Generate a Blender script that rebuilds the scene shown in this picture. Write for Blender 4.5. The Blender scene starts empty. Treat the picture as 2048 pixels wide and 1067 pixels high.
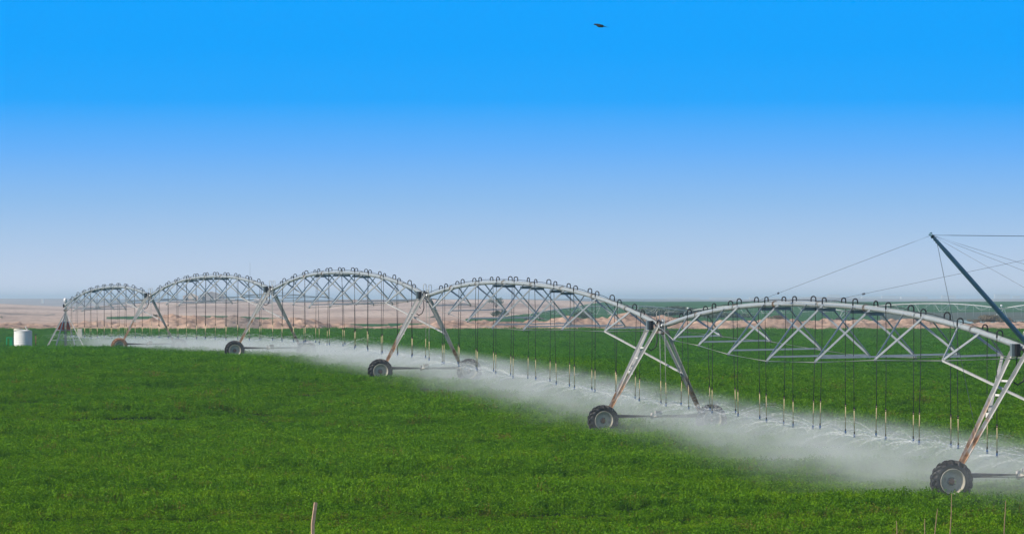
import bpy, math, random
import numpy as np
from mathutils import Vector, Matrix

# ------------------------------------------------------------------ camera
SC = bpy.context.scene
COL = SC.collection
F = 8000.0          # focal length in pixels of the 2048 px wide photograph
HZ = 598.0          # row of the horizon there
cam_d = bpy.data.cameras.new('camera')
cam_d.sensor_width = 36.0
cam_d.lens = F / 2048.0 * 36.0
cam_d.shift_y = (HZ - 533.5) / 2048.0
cam_d.clip_start = 0.5
cam_d.clip_end = 60000.0
cam = bpy.data.objects.new('camera', cam_d)
COL.objects.link(cam)
cam.location = (0, 0, 0)
cam.rotation_euler = (math.radians(90), 0, 0)
SC.camera = cam

# ------------------------------------------------------------------ sky and sun
SUN_EL, SUN_AZ = math.radians(34), math.radians(-112)   # azimuth from +Y, clockwise
W = bpy.data.worlds.new('World')
SC.world = W
W.use_nodes = True
nt = W.node_tree
nt.nodes.clear()
wo = nt.nodes.new('ShaderNodeOutputWorld')
bg_sky = nt.nodes.new('ShaderNodeBackground')
bg_low = nt.nodes.new('ShaderNodeBackground')
mixw = nt.nodes.new('ShaderNodeMixShader')
sky = nt.nodes.new('ShaderNodeTexSky')
sky.sky_type = 'NISHITA'
sky.sun_disc = False
sky.sun_elevation = SUN_EL
sky.sun_rotation = SUN_AZ
sky.air_density = 1.0
sky.dust_density = 1.0
nt.links.new(sky.outputs[0], bg_sky.inputs[0])
bg_sky.inputs[1].default_value = 0.09
tc = nt.nodes.new('ShaderNodeTexCoord')
sep = nt.nodes.new('ShaderNodeSeparateXYZ')
nt.links.new(tc.outputs['Generated'], sep.inputs[0])
mr = nt.nodes.new('ShaderNodeMapRange')
mr.inputs['From Min'].default_value = 0.0
mr.inputs['From Max'].default_value = 0.08
nt.links.new(sep.outputs['Z'], mr.inputs['Value'])
rp = nt.nodes.new('ShaderNodeValToRGB')
nt.links.new(mr.outputs[0], rp.inputs[0])
stops = [(0.0, (.64, .71, .86)), (0.10, (.52, .645, .84)), (0.2, (.40, .585, .84)), (0.31, (.275, .52, .87)),
         (0.465, (.125, .44, .97)), (0.62, (.012, .38, 1.0)), (0.78, (.0, .362, 1.0)), (1.0, (.0, .36, 1.0))]
el = rp.color_ramp.elements
while len(el) > 1:
    el.remove(el[-1])
el[0].position = stops[0][0]
el[0].color = (*stops[0][1], 1)
for p_, c_ in stops[1:]:
    e_ = el.new(p_)
    e_.color = (*c_, 1)
nt.links.new(rp.outputs[0], bg_low.inputs[0])
bg_low.inputs[1].default_value = 1.0
mr2 = nt.nodes.new('ShaderNodeMapRange')
mr2.interpolation_type = 'SMOOTHSTEP'
mr2.inputs['From Min'].default_value = 0.10
mr2.inputs['From Max'].default_value = 0.26
nt.links.new(sep.outputs['Z'], mr2.inputs['Value'])
nt.links.new(mr2.outputs[0], mixw.inputs[0])
nt.links.new(bg_low.outputs[0], mixw.inputs[1])
nt.links.new(bg_sky.outputs[0], mixw.inputs[2])
nt.links.new(mixw.outputs[0], wo.inputs[0])

sun_d = bpy.data.lights.new('sun', 'SUN')
sun_d.energy = 4.4
sun_d.angle = math.radians(0.6)
sun_d.color = (1.0, 0.90, 0.78)
sun = bpy.data.objects.new('sun', sun_d)
COL.objects.link(sun)
sdir = Vector((math.sin(SUN_AZ) * math.cos(SUN_EL), math.cos(SUN_AZ) * math.cos(SUN_EL), math.sin(SUN_EL)))
sun.rotation_euler = sdir.to_track_quat('Z', 'Y').to_euler()
sun.location = (0, 0, 60)

SC.view_settings.view_transform = 'Standard'
SC.view_settings.look = 'None'
SC.view_settings.gamma = 1.0
SC.view_settings.exposure = 0.0
SC.cycles.use_denoising = True
SC.cycles.max_bounces = 6
SC.cycles.diffuse_bounces = 2
SC.cycles.glossy_bounces = 2
SC.cycles.transmission_bounces = 3
SC.cycles.volume_bounces = 4
SC.cycles.transparent_max_bounces = 8

rng = random.Random(7)
nr = np.random.default_rng(11)

# ------------------------------------------------------------------ materials
def mat(name, col, rough=.6, metal=0.0, var=.15, scale=3.0, dark=None, bump=0.0, spec=.4, coords='Object'):
    m = bpy.data.materials.new(name)
    m.use_nodes = True
    n = m.node_tree.nodes
    l = m.node_tree.links
    b = n['Principled BSDF']
    b.inputs['Roughness'].default_value = rough
    b.inputs['Metallic'].default_value = metal
    b.inputs['Specular IOR Level'].default_value = spec
    g = n.new('ShaderNodeNewGeometry')
    ns = n.new('ShaderNodeTexNoise')
    ns.inputs['Scale'].default_value = scale
    ns.inputs['Detail'].default_value = 5
    ns.inputs['Roughness'].default_value = .65
    l.new(g.outputs['Position'], ns.inputs['Vector'])
    r = n.new('ShaderNodeValToRGB')
    r.color_ramp.elements[0].position = .3
    r.color_ramp.elements[1].position = .7
    d = dark or tuple(c * (1 - var) for c in col)
    lt = tuple(min(1, c * (1 + var * .6)) for c in col)
    r.color_ramp.elements[0].color = (*d, 1)
    r.color_ramp.elements[1].color = (*lt, 1)
    l.new(ns.outputs['Fac'], r.inputs[0])
    l.new(r.outputs[0], b.inputs['Base Color'])
    if bump:
        bp = n.new('ShaderNodeBump')
        bp.inputs['Strength'].default_value = bump
        bp.inputs['Distance'].default_value = .05
        l.new(ns.outputs['Fac'], bp.inputs['Height'])
        l.new(bp.outputs[0], b.inputs['Normal'])
    return m


def rusty(name, col, rust, amount, rough=.5, metal=.3, scale=4.0, attr=True):
    """galvanised steel with rust where the mesh says it is worn (attribute) plus stray spots"""
    m = mat(name, col, rough, metal, .14, 6.0)
    n = m.node_tree.nodes
    l = m.node_tree.links
    b = n['Principled BSDF']
    base = b.inputs['Base Color'].links[0].from_socket
    g = n.new('ShaderNodeNewGeometry')
    mp = n.new('ShaderNodeVectorMath')
    mp.operation = 'MULTIPLY'
    mp.inputs[1].default_value = (1, 1, .35)
    l.new(g.outputs['Position'], mp.inputs[0])
    ns = n.new('ShaderNodeTexNoise')
    ns.inputs['Scale'].default_value = scale
    ns.inputs['Detail'].default_value = 6
    l.new(mp.outputs[0], ns.inputs['Vector'])
    at = n.new('ShaderNodeAttribute')
    at.attribute_name = 'rust'
    ad = n.new('ShaderNodeMath')
    ad.operation = 'MULTIPLY_ADD'
    l.new(at.outputs['Fac'], ad.inputs[0])
    ad.inputs[1].default_value = .62
    l.new(ns.outputs['Fac'], ad.inputs[2])
    mr = n.new('ShaderNodeMapRange')
    mr.inputs['From Min'].default_value = amount
    mr.inputs['From Max'].default_value = amount + .18
    l.new(ad.outputs[0], mr.inputs['Value'])
    mx = n.new('ShaderNodeMix')
    mx.data_type = 'RGBA'
    l.new(mr.outputs[0], mx.inputs[0])
    l.new(base, mx.inputs[6])
    n2 = n.new('ShaderNodeTexNoise')
    n2.inputs['Scale'].default_value = 9
    l.new(g.outputs['Position'], n2.inputs['Vector'])
    r2 = n.new('ShaderNodeValToRGB')
    r2.color_ramp.elements[0].position = .35
    r2.color_ramp.elements[1].position = .65
    r2.color_ramp.elements[0].color = (rust[0] * .45, rust[1] * .4, rust[2] * .4, 1)
    r2.color_ramp.elements[1].color = (*rust, 1)
    l.new(n2.outputs['Fac'], r2.inputs[0])
    l.new(r2.outputs[0], mx.inputs[7])
    l.new(mx.outputs[2], b.inputs['Base Color'])
    return m


M = {}
M['pipe'] = rusty('galvanised_pipe', (.44, .48, .48), (.38, .25, .14), .76, .42, .25)
M['leg'] = rusty('galvanised_leg', (.56, .56, .54), (.60, .40, .25), .83, .5, .2)
M['web'] = rusty('galvanised_truss', (.42, .46, .48), (.40, .27, .16), .86, .45, .3)
M['rod'] = mat('steel_rod', (.78, .79, .74), .45, .0)
M['plate'] = mat('dark_galvanised_plate', (.20, .25, .26), .5, .3)
M['hose'] = mat('black_hose', (.026, .026, .03), .5)
M['riser'] = mat('galvanised_riser', (.55, .55, .48), .45, .3)
M['tubep'] = mat('pale_drop_tube', (.80, .67, .40), .5, .0, .2, 5)
M['nozzle'] = mat('blue_nozzle', (.05, .16, .38), .4)
M['box'] = mat('dark_control_box', (.014, .016, .02), .5)
M['rubber'] = mat('tire_rubber', (.022, .022, .024), .62, 0, .4, 9, spec=.5)
M['mud'] = mat('muddy_tire', (.36, .19, .11), .85, 0, .35, 6)
M['rim'] = rusty('galvanised_rim', (.50, .47, .38), (.24, .15, .09), .68, .6, .0, 7)
M['beam'] = mat('wet_steel_beam', (.13, .13, .15), .4, .3, .5, 3)
M['motor'] = mat('gear_motor', (.55, .52, .46), .5)
M['mast'] = mat('blue_grey_mast', (.13, .27, .36), .5, .1)
M['cable'] = mat('steel_cable', (.16, .19, .24), .5, .4)
M['tank'] = mat('white_tank', (.90, .89, .86), .45, 0, .06, 1.5)
M['tanklid'] = mat('tank_lid', (.62, .60, .50), .5)
M['green'] = mat('green_plastic', (.01, .38, .13), .4)
M['red'] = mat('red_sheet', (.90, .085, .015), .6)
M['rustpost'] = mat('rusty_steel', (.24, .10, .06), .8, 0, .4, 12)
M['brownpost'] = mat('weathered_angle_iron', (.66, .44, .28), .7, .0, .25, 14)
M['bird'] = mat('dark_feathers', (.012, .014, .02), .7)
M['stem'] = mat('dry_stem', (.34, .24, .13), .8, 0, .3, 20)
M['wall'] = mat('pale_wall', (.66, .58, .48), .8, 0, .12, .2)
M['wallg'] = mat('grey_wall', (.33, .33, .33), .8, 0, .15, .2)
M['roof'] = mat('white_roof', (.75, .75, .72), .7, 0, .1, .3)
M['dark'] = mat('dark_opening', (.04, .05, .06), .5)
M['whitelamp'] = mat('white_lamp_dome', (.85, .85, .85), .25)
M['farsteel'] = mat('far_galvanised', (.52, .55, .53), .5, .0)


# ------------------------------------------------------------------ mesh builder
class MB:
    def __init__(s):
        s.v = []
        s.f = []
        s.r = []
        s.mi = []
        s.smooth = []

    def add(s, vs, fs, r=0.0, mi=0, sm=False):
        o = len(s.v)
        s.v.extend([tuple(x) for x in vs])
        if isinstance(r, (int, float)):
            s.r.extend([r] * len(vs))
        else:
            s.r.extend(r)
        s.f.extend([tuple(i + o for i in f) for f in fs])
        s.mi.extend([mi] * len(fs))
        s.smooth.extend([sm] * len(fs))

    def frame(s, d, up=None):
        d = Vector(d).normalized()
        u = Vector(up) if up is not None else (Vector((0, 0, 1)) if abs(d.z) < .95 else Vector((0, 1, 0)))
        a = d.cross(u).normalized()
        b = a.cross(d).normalized()
        return d, a, b

    def tube(s, pts, rad, n=8, r=0.0, cap=True, mi=0, sm=True):
        pts = [Vector(p) for p in pts]
        K = len(pts)
        rads = rad if isinstance(rad, (list, tuple)) else [rad] * K
        vs, fs, rs = [], [], []
        a0 = None
        for i, p in enumerate(pts):
            if i == 0:
                d = pts[1] - pts[0]
            elif i == K - 1:
                d = pts[-1] - pts[-2]
            else:
                d = (pts[i + 1] - pts[i]).normalized() + (pts[i] - pts[i - 1]).normalized()
            if d.length < 1e-9:
                d = pts[i + 1] - pts[i] if i < K - 1 else Vector((0, 0, 1))
            d.normalize()
            if a0 is None:
                _, a, b = s.frame(d)
            else:
                a = (a0 - d * a0.dot(d))
                a = a.normalized() if a.length > 1e-6 else s.frame(d)[1]
                b = d.cross(a)
            a0 = a
            for k in range(n):
                t = 2 * math.pi * k / n
                vs.append(p + (a * math.cos(t) + b * math.sin(t)) * rads[i])
                rs.append(r[i] if isinstance(r, (list, tuple)) else r)
        for i in range(K - 1):
            for k in range(n):
                k2 = (k + 1) % n
                fs.append((i * n + k, i * n + k2, (i + 1) * n + k2, (i + 1) * n + k))
        if cap:
            fs.append(tuple(range(n - 1, -1, -1)))
            fs.append(tuple(range((K - 1) * n, K * n)))
        s.add(vs, fs, rs, mi, sm)

    def bar(s, p0, p1, w, h, up=None, seg=1, r0=0.0, r1=0.0, L=False, mi=0):
        """square bar or (L) an angle iron of leg w, thickness h"""
        p0, p1 = Vector(p0), Vector(p1)
        d, a, b = s.frame(p1 - p0, up)
        if L:
            prof = [(0, 0), (w, 0), (w, h), (h, h), (h, w), (0, w)]
        else:
            prof = [(-w / 2, -h / 2), (w / 2, -h / 2), (w / 2, h / 2), (-w / 2, h / 2)]
        n = len(prof)
        vs, fs, rs = [], [], []
        for i in range(seg + 1):
            t = i / seg
            p = p0.lerp(p1, t)
            for x, y in prof:
                vs.append(p + a * x + b * y)
                rs.append(r0 + (r1 - r0) * t)
        for i in range(seg):
            for k in range(n):
                k2 = (k + 1) % n
                fs.append((i * n + k, i * n + k2, (i + 1) * n + k2, (i + 1) * n + k))
        fs.append(tuple(range(n - 1, -1, -1)))
        fs.append(tuple(range(seg * n, (seg + 1) * n)))
        s.add(vs, fs, rs, mi)

    def box(s, c, sx, sy, sz, ax=None, mi=0, bev=0.0, r=0.0):
        """box at c, sizes along the axes ax=(x,y,z vectors)"""
        X, Y, Z = ax or (Vector((1, 0, 0)), Vector((0, 1, 0)), Vector((0, 0, 1)))
        c = Vector(c)
        vs = []
        if bev <= 0:
            for k in (-1, 1):
                for x, y in ((-1, -1), (1, -1), (1, 1), (-1, 1)):
                    vs.append(c + X * x * sx / 2 + Y * y * sy / 2 + Z * k * sz / 2)
            s.add(vs, [(3, 2, 1, 0), (4, 5, 6, 7), (0, 1, 5, 4), (1, 2, 6, 5), (2, 3, 7, 6), (3, 0, 4, 7)], r, mi)
        else:
            q = []
            for x, y in ((-1, -1), (1, -1), (1, 1), (-1, 1)):
                pts = [(x * sx / 2, y * (sy / 2 - bev)), (x * (sx / 2 - bev), y * sy / 2)]
                if x * y > 0:
                    pts.reverse()
                q += pts[::-1] if False else pts
            rings = [(-sz / 2, bev), (-sz / 2 + bev, 0), (sz / 2 - bev, 0), (sz / 2, bev)]
            ang = sorted(q, key=lambda p: math.atan2(p[1], p[0]))
            for zz, ins in rings:
                for x, y in ang:
                    vs.append(c + X * (x - math.copysign(ins, x)) + Y * (y - math.copysign(ins, y)) + Z * zz)
            fs = []
            for i in range(3):
                for k in range(8):
                    k2 = (k + 1) % 8
                    fs.append((i * 8 + k, i * 8 + k2, (i + 1) * 8 + k2, (i + 1) * 8 + k))
            fs.append(tuple(range(7, -1, -1)))
            fs.append(tuple(range(24, 32)))
            s.add(vs, fs, r, mi)

    def lathe(s, c, axis, prof, n=24, mi=0, sm=True, r=0.0):
        """prof: list of (distance along axis, radius)"""
        c = Vector(c)
        d, a, b = s.frame(axis)
        vs, fs = [], []
        for t, rad in prof:
            for k in range(n):
                an = 2 * math.pi * k / n
                vs.append(c + d * t + (a * math.cos(an) + b * math.sin(an)) * max(rad, 1e-4))
        for i in range(len(prof) - 1):
            for k in range(n):
                k2 = (k + 1) % n
                fs.append((i * n + k, i * n + k2, (i + 1) * n + k2, (i + 1) * n + k))
        s.add(vs, fs, r, mi, sm)

    def build(s, name, m, parent=None, loc=None):
        off = Vector(loc) if loc is not None else (Vector(world_loc(parent)) if parent else Vector((0, 0, 0)))
        me = bpy.data.meshes.new(name)
        me.from_pydata([tuple(Vector(v) - off) for v in s.v], [], s.f)
        ms = m if isinstance(m, (list, tuple)) else [m]
        for x in ms:
            me.materials.append(x)
        me.polygons.foreach_set('material_index', s.mi)
        me.polygons.foreach_set('use_smooth', s.smooth)
        if any(s.r):
            at = me.attributes.new('rust', 'FLOAT', 'POINT')
            at.data.foreach_set('value', s.r)
        me.update()
        o = bpy.data.objects.new(name, me)
        COL.objects.link(o)
        if parent:
            o.parent = parent
            WL[o.name] = off
            if loc is not None:
                o.location = off - Vector(world_loc(parent))
        else:
            o.location = off
            WL[o.name] = off
        return o


WL = {}


def world_loc(o):
    return WL[o.name]


def tag(o, label=None, cat=None, group=None, kind=None):
    if label:
        o['label'] = label
    if cat:
        o['category'] = cat
    if group:
        o['group'] = group
    if kind:
        o['kind'] = kind
    return o


def empty(name, loc, label, cat, group=None):
    o = bpy.data.objects.new(name, None)
    COL.objects.link(o)
    o.location = loc
    o.empty_display_size = .3
    WL[o.name] = Vector(loc)
    return tag(o, label, cat, group)


def at(px, py, d):
    return Vector(((px - 1024) * d / F, d, (HZ - py) * d / F))


# ------------------------------------------------------------------ ground shape
def sstep(a, b, x):
    t = np.clip((x - a) / (b - a), 0, 1)
    return t * t * (3 - 2 * t)


GY = np.array([20, 75, 107, 128, 148, 167, 185, 207, 230, 278, 336, 360, 390, 430, 500, 566, 620, 720])
GZ = np.array([-6.0, -5.62, -5.42, -5.26, -5.02, -4.45, -3.87, -3.55, -3.48, -3.79, -4.30, -4.75, -5.15, -5.15, -4.8, -4.5, -4.55, -4.6])
GR = np.array([-6.0, -5.62, -5.42, -5.3, -5.15, -4.95, -4.75, -4.6, -4.55, -4.5, -4.5, -4.5, -4.5, -4.5, -4.5, -4.5, -4.55, -4.6])


def vnoise(x, y, seed=0):
    """smooth value noise, numpy"""
    xi = np.floor(x).astype(np.int64)
    yi = np.floor(y).astype(np.int64)
    xf, yf = x - xi, y - yi
    u, v = xf * xf * (3 - 2 * xf), yf * yf * (3 - 2 * yf)

    def h(a, b):
        n = (a * 374761393 + b * 668265263 + seed * 974711) & 0x7fffffff
        n = ((n ^ (n >> 13)) * 1274126177) & 0x7fffffff
        return ((n ^ (n >> 16)) & 0xffff) / 65535.0
    return (h(xi, yi) * (1 - u) + h(xi + 1, yi) * u) * (1 - v) + (h(xi, yi + 1) * (1 - u) + h(xi + 1, yi + 1) * u) * v


def fbm(x, y, oct=4, seed=0):
    s, a, t = 0, 1.0, 0
    for i in range(oct):
        s = s + a * vnoise(x * 2 ** i, y * 2 ** i, seed + i * 17)
        t += a
        a *= .5
    return s / t - .5


def ground(x, y):
    x = np.asarray(x, float)
    y = np.asarray(y, float)
    pipe = 14.06 - .225 * (y - 107)
    left = np.interp(y, GY, GZ)
    right = np.interp(y, GY, GR)
    k = sstep(8, 34, x - pipe)
    z = left * (1 - k) + right * k
    # the hidden hollow only lies behind the pivot end
    k2 = sstep(-34, -18, x) * sstep(325, 350, y)
    z2 = np.interp(y, [336, 430, 566, 720], [-4.3, -4.62, -4.5, -4.6])
    z = z * (1 - k2) + z2 * k2
    return z + fbm(x / 14, y / 22, 3, 5) * .10


def gz(x, y):
    return float(ground(np.array([x]), np.array([y]))[0])


# smooth row of tower points: (X, distance, junction height)
def J(px, py, inv):
    return Vector(((px - 1024) * inv, F * inv, (HZ - py) * inv))


T = [J(2068, 704, .01342), J(1325, 653, .01852), J(855, 592, .0231), J(545, 580, .0288), J(301, 592, .0348), J(131, 611, .0420)]
# T[0] is the nearest drive tower, T[5] the pivot point


def grid_mesh(name, xs, ys, zs, m, cols=None):
    """xs, ys, zs: 2-D arrays"""
    R_, C_ = xs.shape
    me = bpy.data.meshes.new(name)
    idx = np.arange(R_ * C_).reshape(R_, C_)
    q = np.stack([idx[:-1, :-1], idx[:-1, 1:], idx[1:, 1:], idx[1:, :-1]], -1).reshape(-1, 4)
    me.vertices.add(R_ * C_)
    me.vertices.foreach_set('co', np.stack([xs, ys, zs], -1).astype(np.float32).ravel())
    me.loops.add(q.size)
    me.loops.foreach_set('vertex_index', q.astype(np.int32).ravel())
    me.polygons.add(len(q))
    me.polygons.foreach_set('loop_start', np.arange(0, q.size, 4, dtype=np.int32))
    me.polygons.foreach_set('loop_total', np.full(len(q), 4, dtype=np.int32))
    me.polygons.foreach_set('use_smooth', np.ones(len(q), dtype=bool))
    if cols:
        for an, arr in cols.items():
            a_ = me.attributes.new(an, 'FLOAT', 'POINT')
            a_.data.foreach_set('value', arr.astype(np.float32).ravel())
    me.materials.append(m)
    me.update()
    me.validate()
    o = bpy.data.objects.new(name, me)
    COL.objects.link(o)
    WL[o.name] = Vector((0, 0, 0))
    return o


# ------------------------------------------------------------------ terrain: one sheet from underfoot to the horizon
def terrain_material():
    m = bpy.data.materials.new('terrain')
    m.use_nodes = True
    n, l = m.node_tree.nodes, m.node_tree.links
    b = n['Principled BSDF']
    b.inputs['Roughness'].default_value = .95
    b.inputs['Specular IOR Level'].default_value = .1
    g = n.new('ShaderNodeNewGeometry')
    def noise(sc, det=5, vec=None, mul=None):
        src = g.outputs['Position']
        if mul:
            v = n.new('ShaderNodeVectorMath')
            v.operation = 'MULTIPLY'
            v.inputs[1].default_value = mul
            l.new(src, v.inputs[0])
            src = v.outputs[0]
        t = n.new('ShaderNodeTexNoise')
        t.inputs['Scale'].default_value = sc
        t.inputs['Detail'].default_value = det
        t.inputs['Roughness'].default_value = .62
        l.new(src, t.inputs['Vector'])
        return t.outputs['Fac']
    def ramp(fac, *st):
        r = n.new('ShaderNodeValToRGB')
        e = r.color_ramp.elements
        e[0].position, e[0].color = st[0][0], (*st[0][1], 1)
        e[1].position, e[1].color = st[-1][0], (*st[-1][1], 1)
        for p_, c_ in st[1:-1]:
            x = e.new(p_)
            x.color = (*c_, 1)
        l.new(fac, r.inputs[0])
        return r.outputs[0]
    def mix(f, a, b_):
        x = n.new('ShaderNodeMix')
        x.data_type = 'RGBA'
        l.new(f, x.inputs[0])
        l.new(a, x.inputs[6])
        l.new(b_, x.inputs[7])
        return x.outputs[2]
    def attr(name):
        a = n.new('ShaderNodeAttribute')
        a.attribute_name = name
        return a.outputs['Fac']
    sand = ramp(noise(.12, 8, mul=(1, .35, 1)), (.32, (.20, .13, .10)), (.46, (.48, .33, .25)), (.66, (.68, .48, .36)))
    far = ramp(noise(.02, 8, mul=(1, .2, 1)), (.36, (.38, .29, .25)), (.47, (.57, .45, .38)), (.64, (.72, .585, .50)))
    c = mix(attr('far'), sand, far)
    sp_ = ramp(noise(.55, 7, mul=(1, .5, 1)), (.36, (.36, .33, .32)), (.49, (1, 1, 1)), (.7, (1.1, 1.08, 1.05)))
    ml = n.new('ShaderNodeMix')
    ml.data_type = 'RGBA'
    ml.blend_type = 'MULTIPLY'
    ml.inputs[0].default_value = .65
    l.new(c, ml.inputs[6])
    l.new(sp_, ml.inputs[7])
    c = ml.outputs[2]
    crop = ramp(noise(.25, 5), (.3, (.030, .11, .030)), (.7, (.045, .15, .04)))
    c = mix(attr('crop'), c, crop)
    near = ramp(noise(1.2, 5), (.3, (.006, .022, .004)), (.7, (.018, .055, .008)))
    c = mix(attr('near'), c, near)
    dk = ramp(noise(.05, 4), (.3, (.11, .125, .14)), (.7, (.17, .165, .16)))
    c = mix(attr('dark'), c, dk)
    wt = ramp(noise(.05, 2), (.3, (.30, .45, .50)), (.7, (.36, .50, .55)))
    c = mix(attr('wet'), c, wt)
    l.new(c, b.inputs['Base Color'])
    bp = n.new('ShaderNodeBump')
    bp.inputs['Strength'].default_value = .7
    bp.inputs['Distance'].default_value = 1.2
    l.new(noise(.5, 6), bp.inputs['Height'])
    l.new(bp.outputs[0], b.inputs['Normal'])
    return m


ang_px = np.concatenate([np.linspace(-2600, -60, 60)[:-1], np.linspace(-60, 2110, 760), np.linspace(2110, 4700, 60)[1:]])
ydist = np.concatenate([np.linspace(22, 560, 200)[:-1], np.linspace(560, 720, 130)[:-1],
                        np.geomspace(720, 2300, 120)[:-1], np.geomspace(2300, 16000, 60)])
PX, YD = np.meshgrid(ang_px, ydist)
XX = (PX - 1024) * YD / F
ridge1 = np.interp(PX, [-2600, 0, 30, 130, 200, 280, 350, 450, 540, 620, 680, 860, 1000, 1150, 1240, 1400, 1700, 2048, 4700],
                   [606, 607, 608, 613, 612, 607, 602, 601, 604, 605, 599, 598.5, 599, 601, 602.5, 602.5, 602.5, 602.5, 602])
z1500 = (HZ - ridge1) * 1800 / F
Zn = ground(XX, YD)
# desert rising towards the first ridge, dropping again behind it
rz = np.interp(YD, [720, 950, 1250, 1800], [0, .1, .38, 1.0])
Zm = -4.6 + (z1500 + 4.6) * rz + fbm(XX / 90, YD / 160, 4, 3) * np.interp(YD, [720, 1100, 1800], [1.2, 2.8, .8]) + fbm(XX / 20, YD / 40, 3, 13) * np.interp(YD, [720, 1100, 1800], [.6, 1.0, .4])
far_y = np.interp(PX, [-2600, 0, 240, 600, 1080, 1200, 1290, 1400, 1540, 1650, 1745, 1850, 2048, 4700],
                  [596, 597, 597.5, 598, 597.5, 596, 597.5, 598, 598, 593.5, 597, 597.5, 597, 597])
Zfar_top = (HZ - far_y) * 5500 / F
Zf = np.interp(YD, [1800, 2300, 3300, 5500, 9000, 16000], [0, 1, 1, 0, 0, 0])
drop = np.interp(YD, [1800, 2100, 3200], [0, 1, 1])
plain = -7.0
Zb = Zm * (1 - drop) + plain * drop
up = sstep(3300, 5500, YD)
Zb = Zb * (1 - up) + (Zfar_top + fbm(XX / 220, YD / 500, 4, 8) * 2.0) * up
dn = sstep(5600, 9000, YD)
Zb = Zb * (1 - dn) + (-8) * dn
ZZ = np.where(YD <= 720, Zn, Zb)
# the berm of dug earth along the far edge of the field
mtop = np.interp(PX, [-2600, 0, 90, 200, 300, 360, 400, 480, 560, 620, 665, 700, 725, 760, 830, 900, 960, 1060, 1110, 1140, 1170, 1210, 1240, 1270, 1330, 1420, 1520, 1640, 1760, 1850, 2048, 4700],
                 [652, 650, 652, 645, 640, 636, 637, 640, 642, 645, 655, 648, 652, 655, 652, 645, 642, 640, 638, 631, 638, 640, 634, 632, 640, 640, 641, 640, 645, 640, 649, 648])
zt = (HZ - mtop) * 622 / F
hump = np.exp(-((YD - 622) / 17.0) ** 2) + .55 * np.exp(-((YD - 592) / 9.0) ** 2) * sstep(.42, .62, vnoise(XX / 9, YD / 14, 41))
rough = (fbm(XX / 5.5, YD / 9, 5, 21) * 2.3 + fbm(XX / 1.3, YD / 3, 3, 31) * 1.1)
berm = (zt + 4.55) * hump + rough * sstep(568, 580, YD) * (1 - sstep(655, 700, YD)) * (.35 + .65 * hump)
ZZ = ZZ + np.where((YD > 566) & (YD < 720), berm, 0)
PY = HZ - ZZ / YD * F
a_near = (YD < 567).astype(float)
rw = fbm(PX / 60, YD / 60, 3, 51)
edge_l = np.interp(PX, [860, 1000, 1100, 1180, 1215, 1300, 4700], [640, 634, 622, 607, 603, 600, 600])
a_crop = ((YD > 655) & (YD < 1840) & (PX > 930) & (PY > edge_l + rw * 2)).astype(float)
s_top = np.interp(PX, [215, 300, 400, 500, 600, 625], [633, 632, 630.5, 633, 638, 643])
s_bot = np.interp(PX, [215, 400, 560, 625], [637.5, 639, 646, 645])
a_crop = np.maximum(a_crop, ((YD > 700) & (PX > 212) & (PX < 628) & (PY > s_top) & (PY < s_bot)).astype(float))
a_crop = np.maximum(a_crop, ((YD > 655) & (YD < 1000) & (PX > 590) & (PX < 870) & (PY > 647 + rw * 1.5)).astype(float))
a_dark = ((PX > 1760) & (PY > 624 + rw * 3) & (PY < 640 + rw * 2) & (YD > 700)) * .75
a_dark = np.maximum(a_dark, ((PX < 110) & (np.abs(PY - 629 - (PX - 60) * .03 - rw * 8) < 2.2) & (YD > 700)) * .55)
a_dark = np.maximum(a_dark, ((PX > 450) & (PX < 610) & (YD > 580) & (YD < 700) & (rw > -.1)) * .6)
a_dark = np.maximum(a_dark, ((PX > 80) & (PX < 150) & (np.abs(PY - 652) < 2) & (YD > 700)) * .3)
a_dark = np.maximum(a_dark, (YD > 3000) * (.55 + .45 * (fbm(XX / 300, YD / 500, 3, 61) > 0)))
a_wet = ((PX > 1790) & (PY > 640.5) & (PY < 646.5) & (YD > 665) & (YD < 1200)) * .9
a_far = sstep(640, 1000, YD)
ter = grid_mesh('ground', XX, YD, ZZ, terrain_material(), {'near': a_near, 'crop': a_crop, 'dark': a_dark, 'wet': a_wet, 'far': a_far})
tag(ter, 'sandy desert ground with a berm of dug earth and green fields running to the horizon', 'ground', kind='structure')

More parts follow.
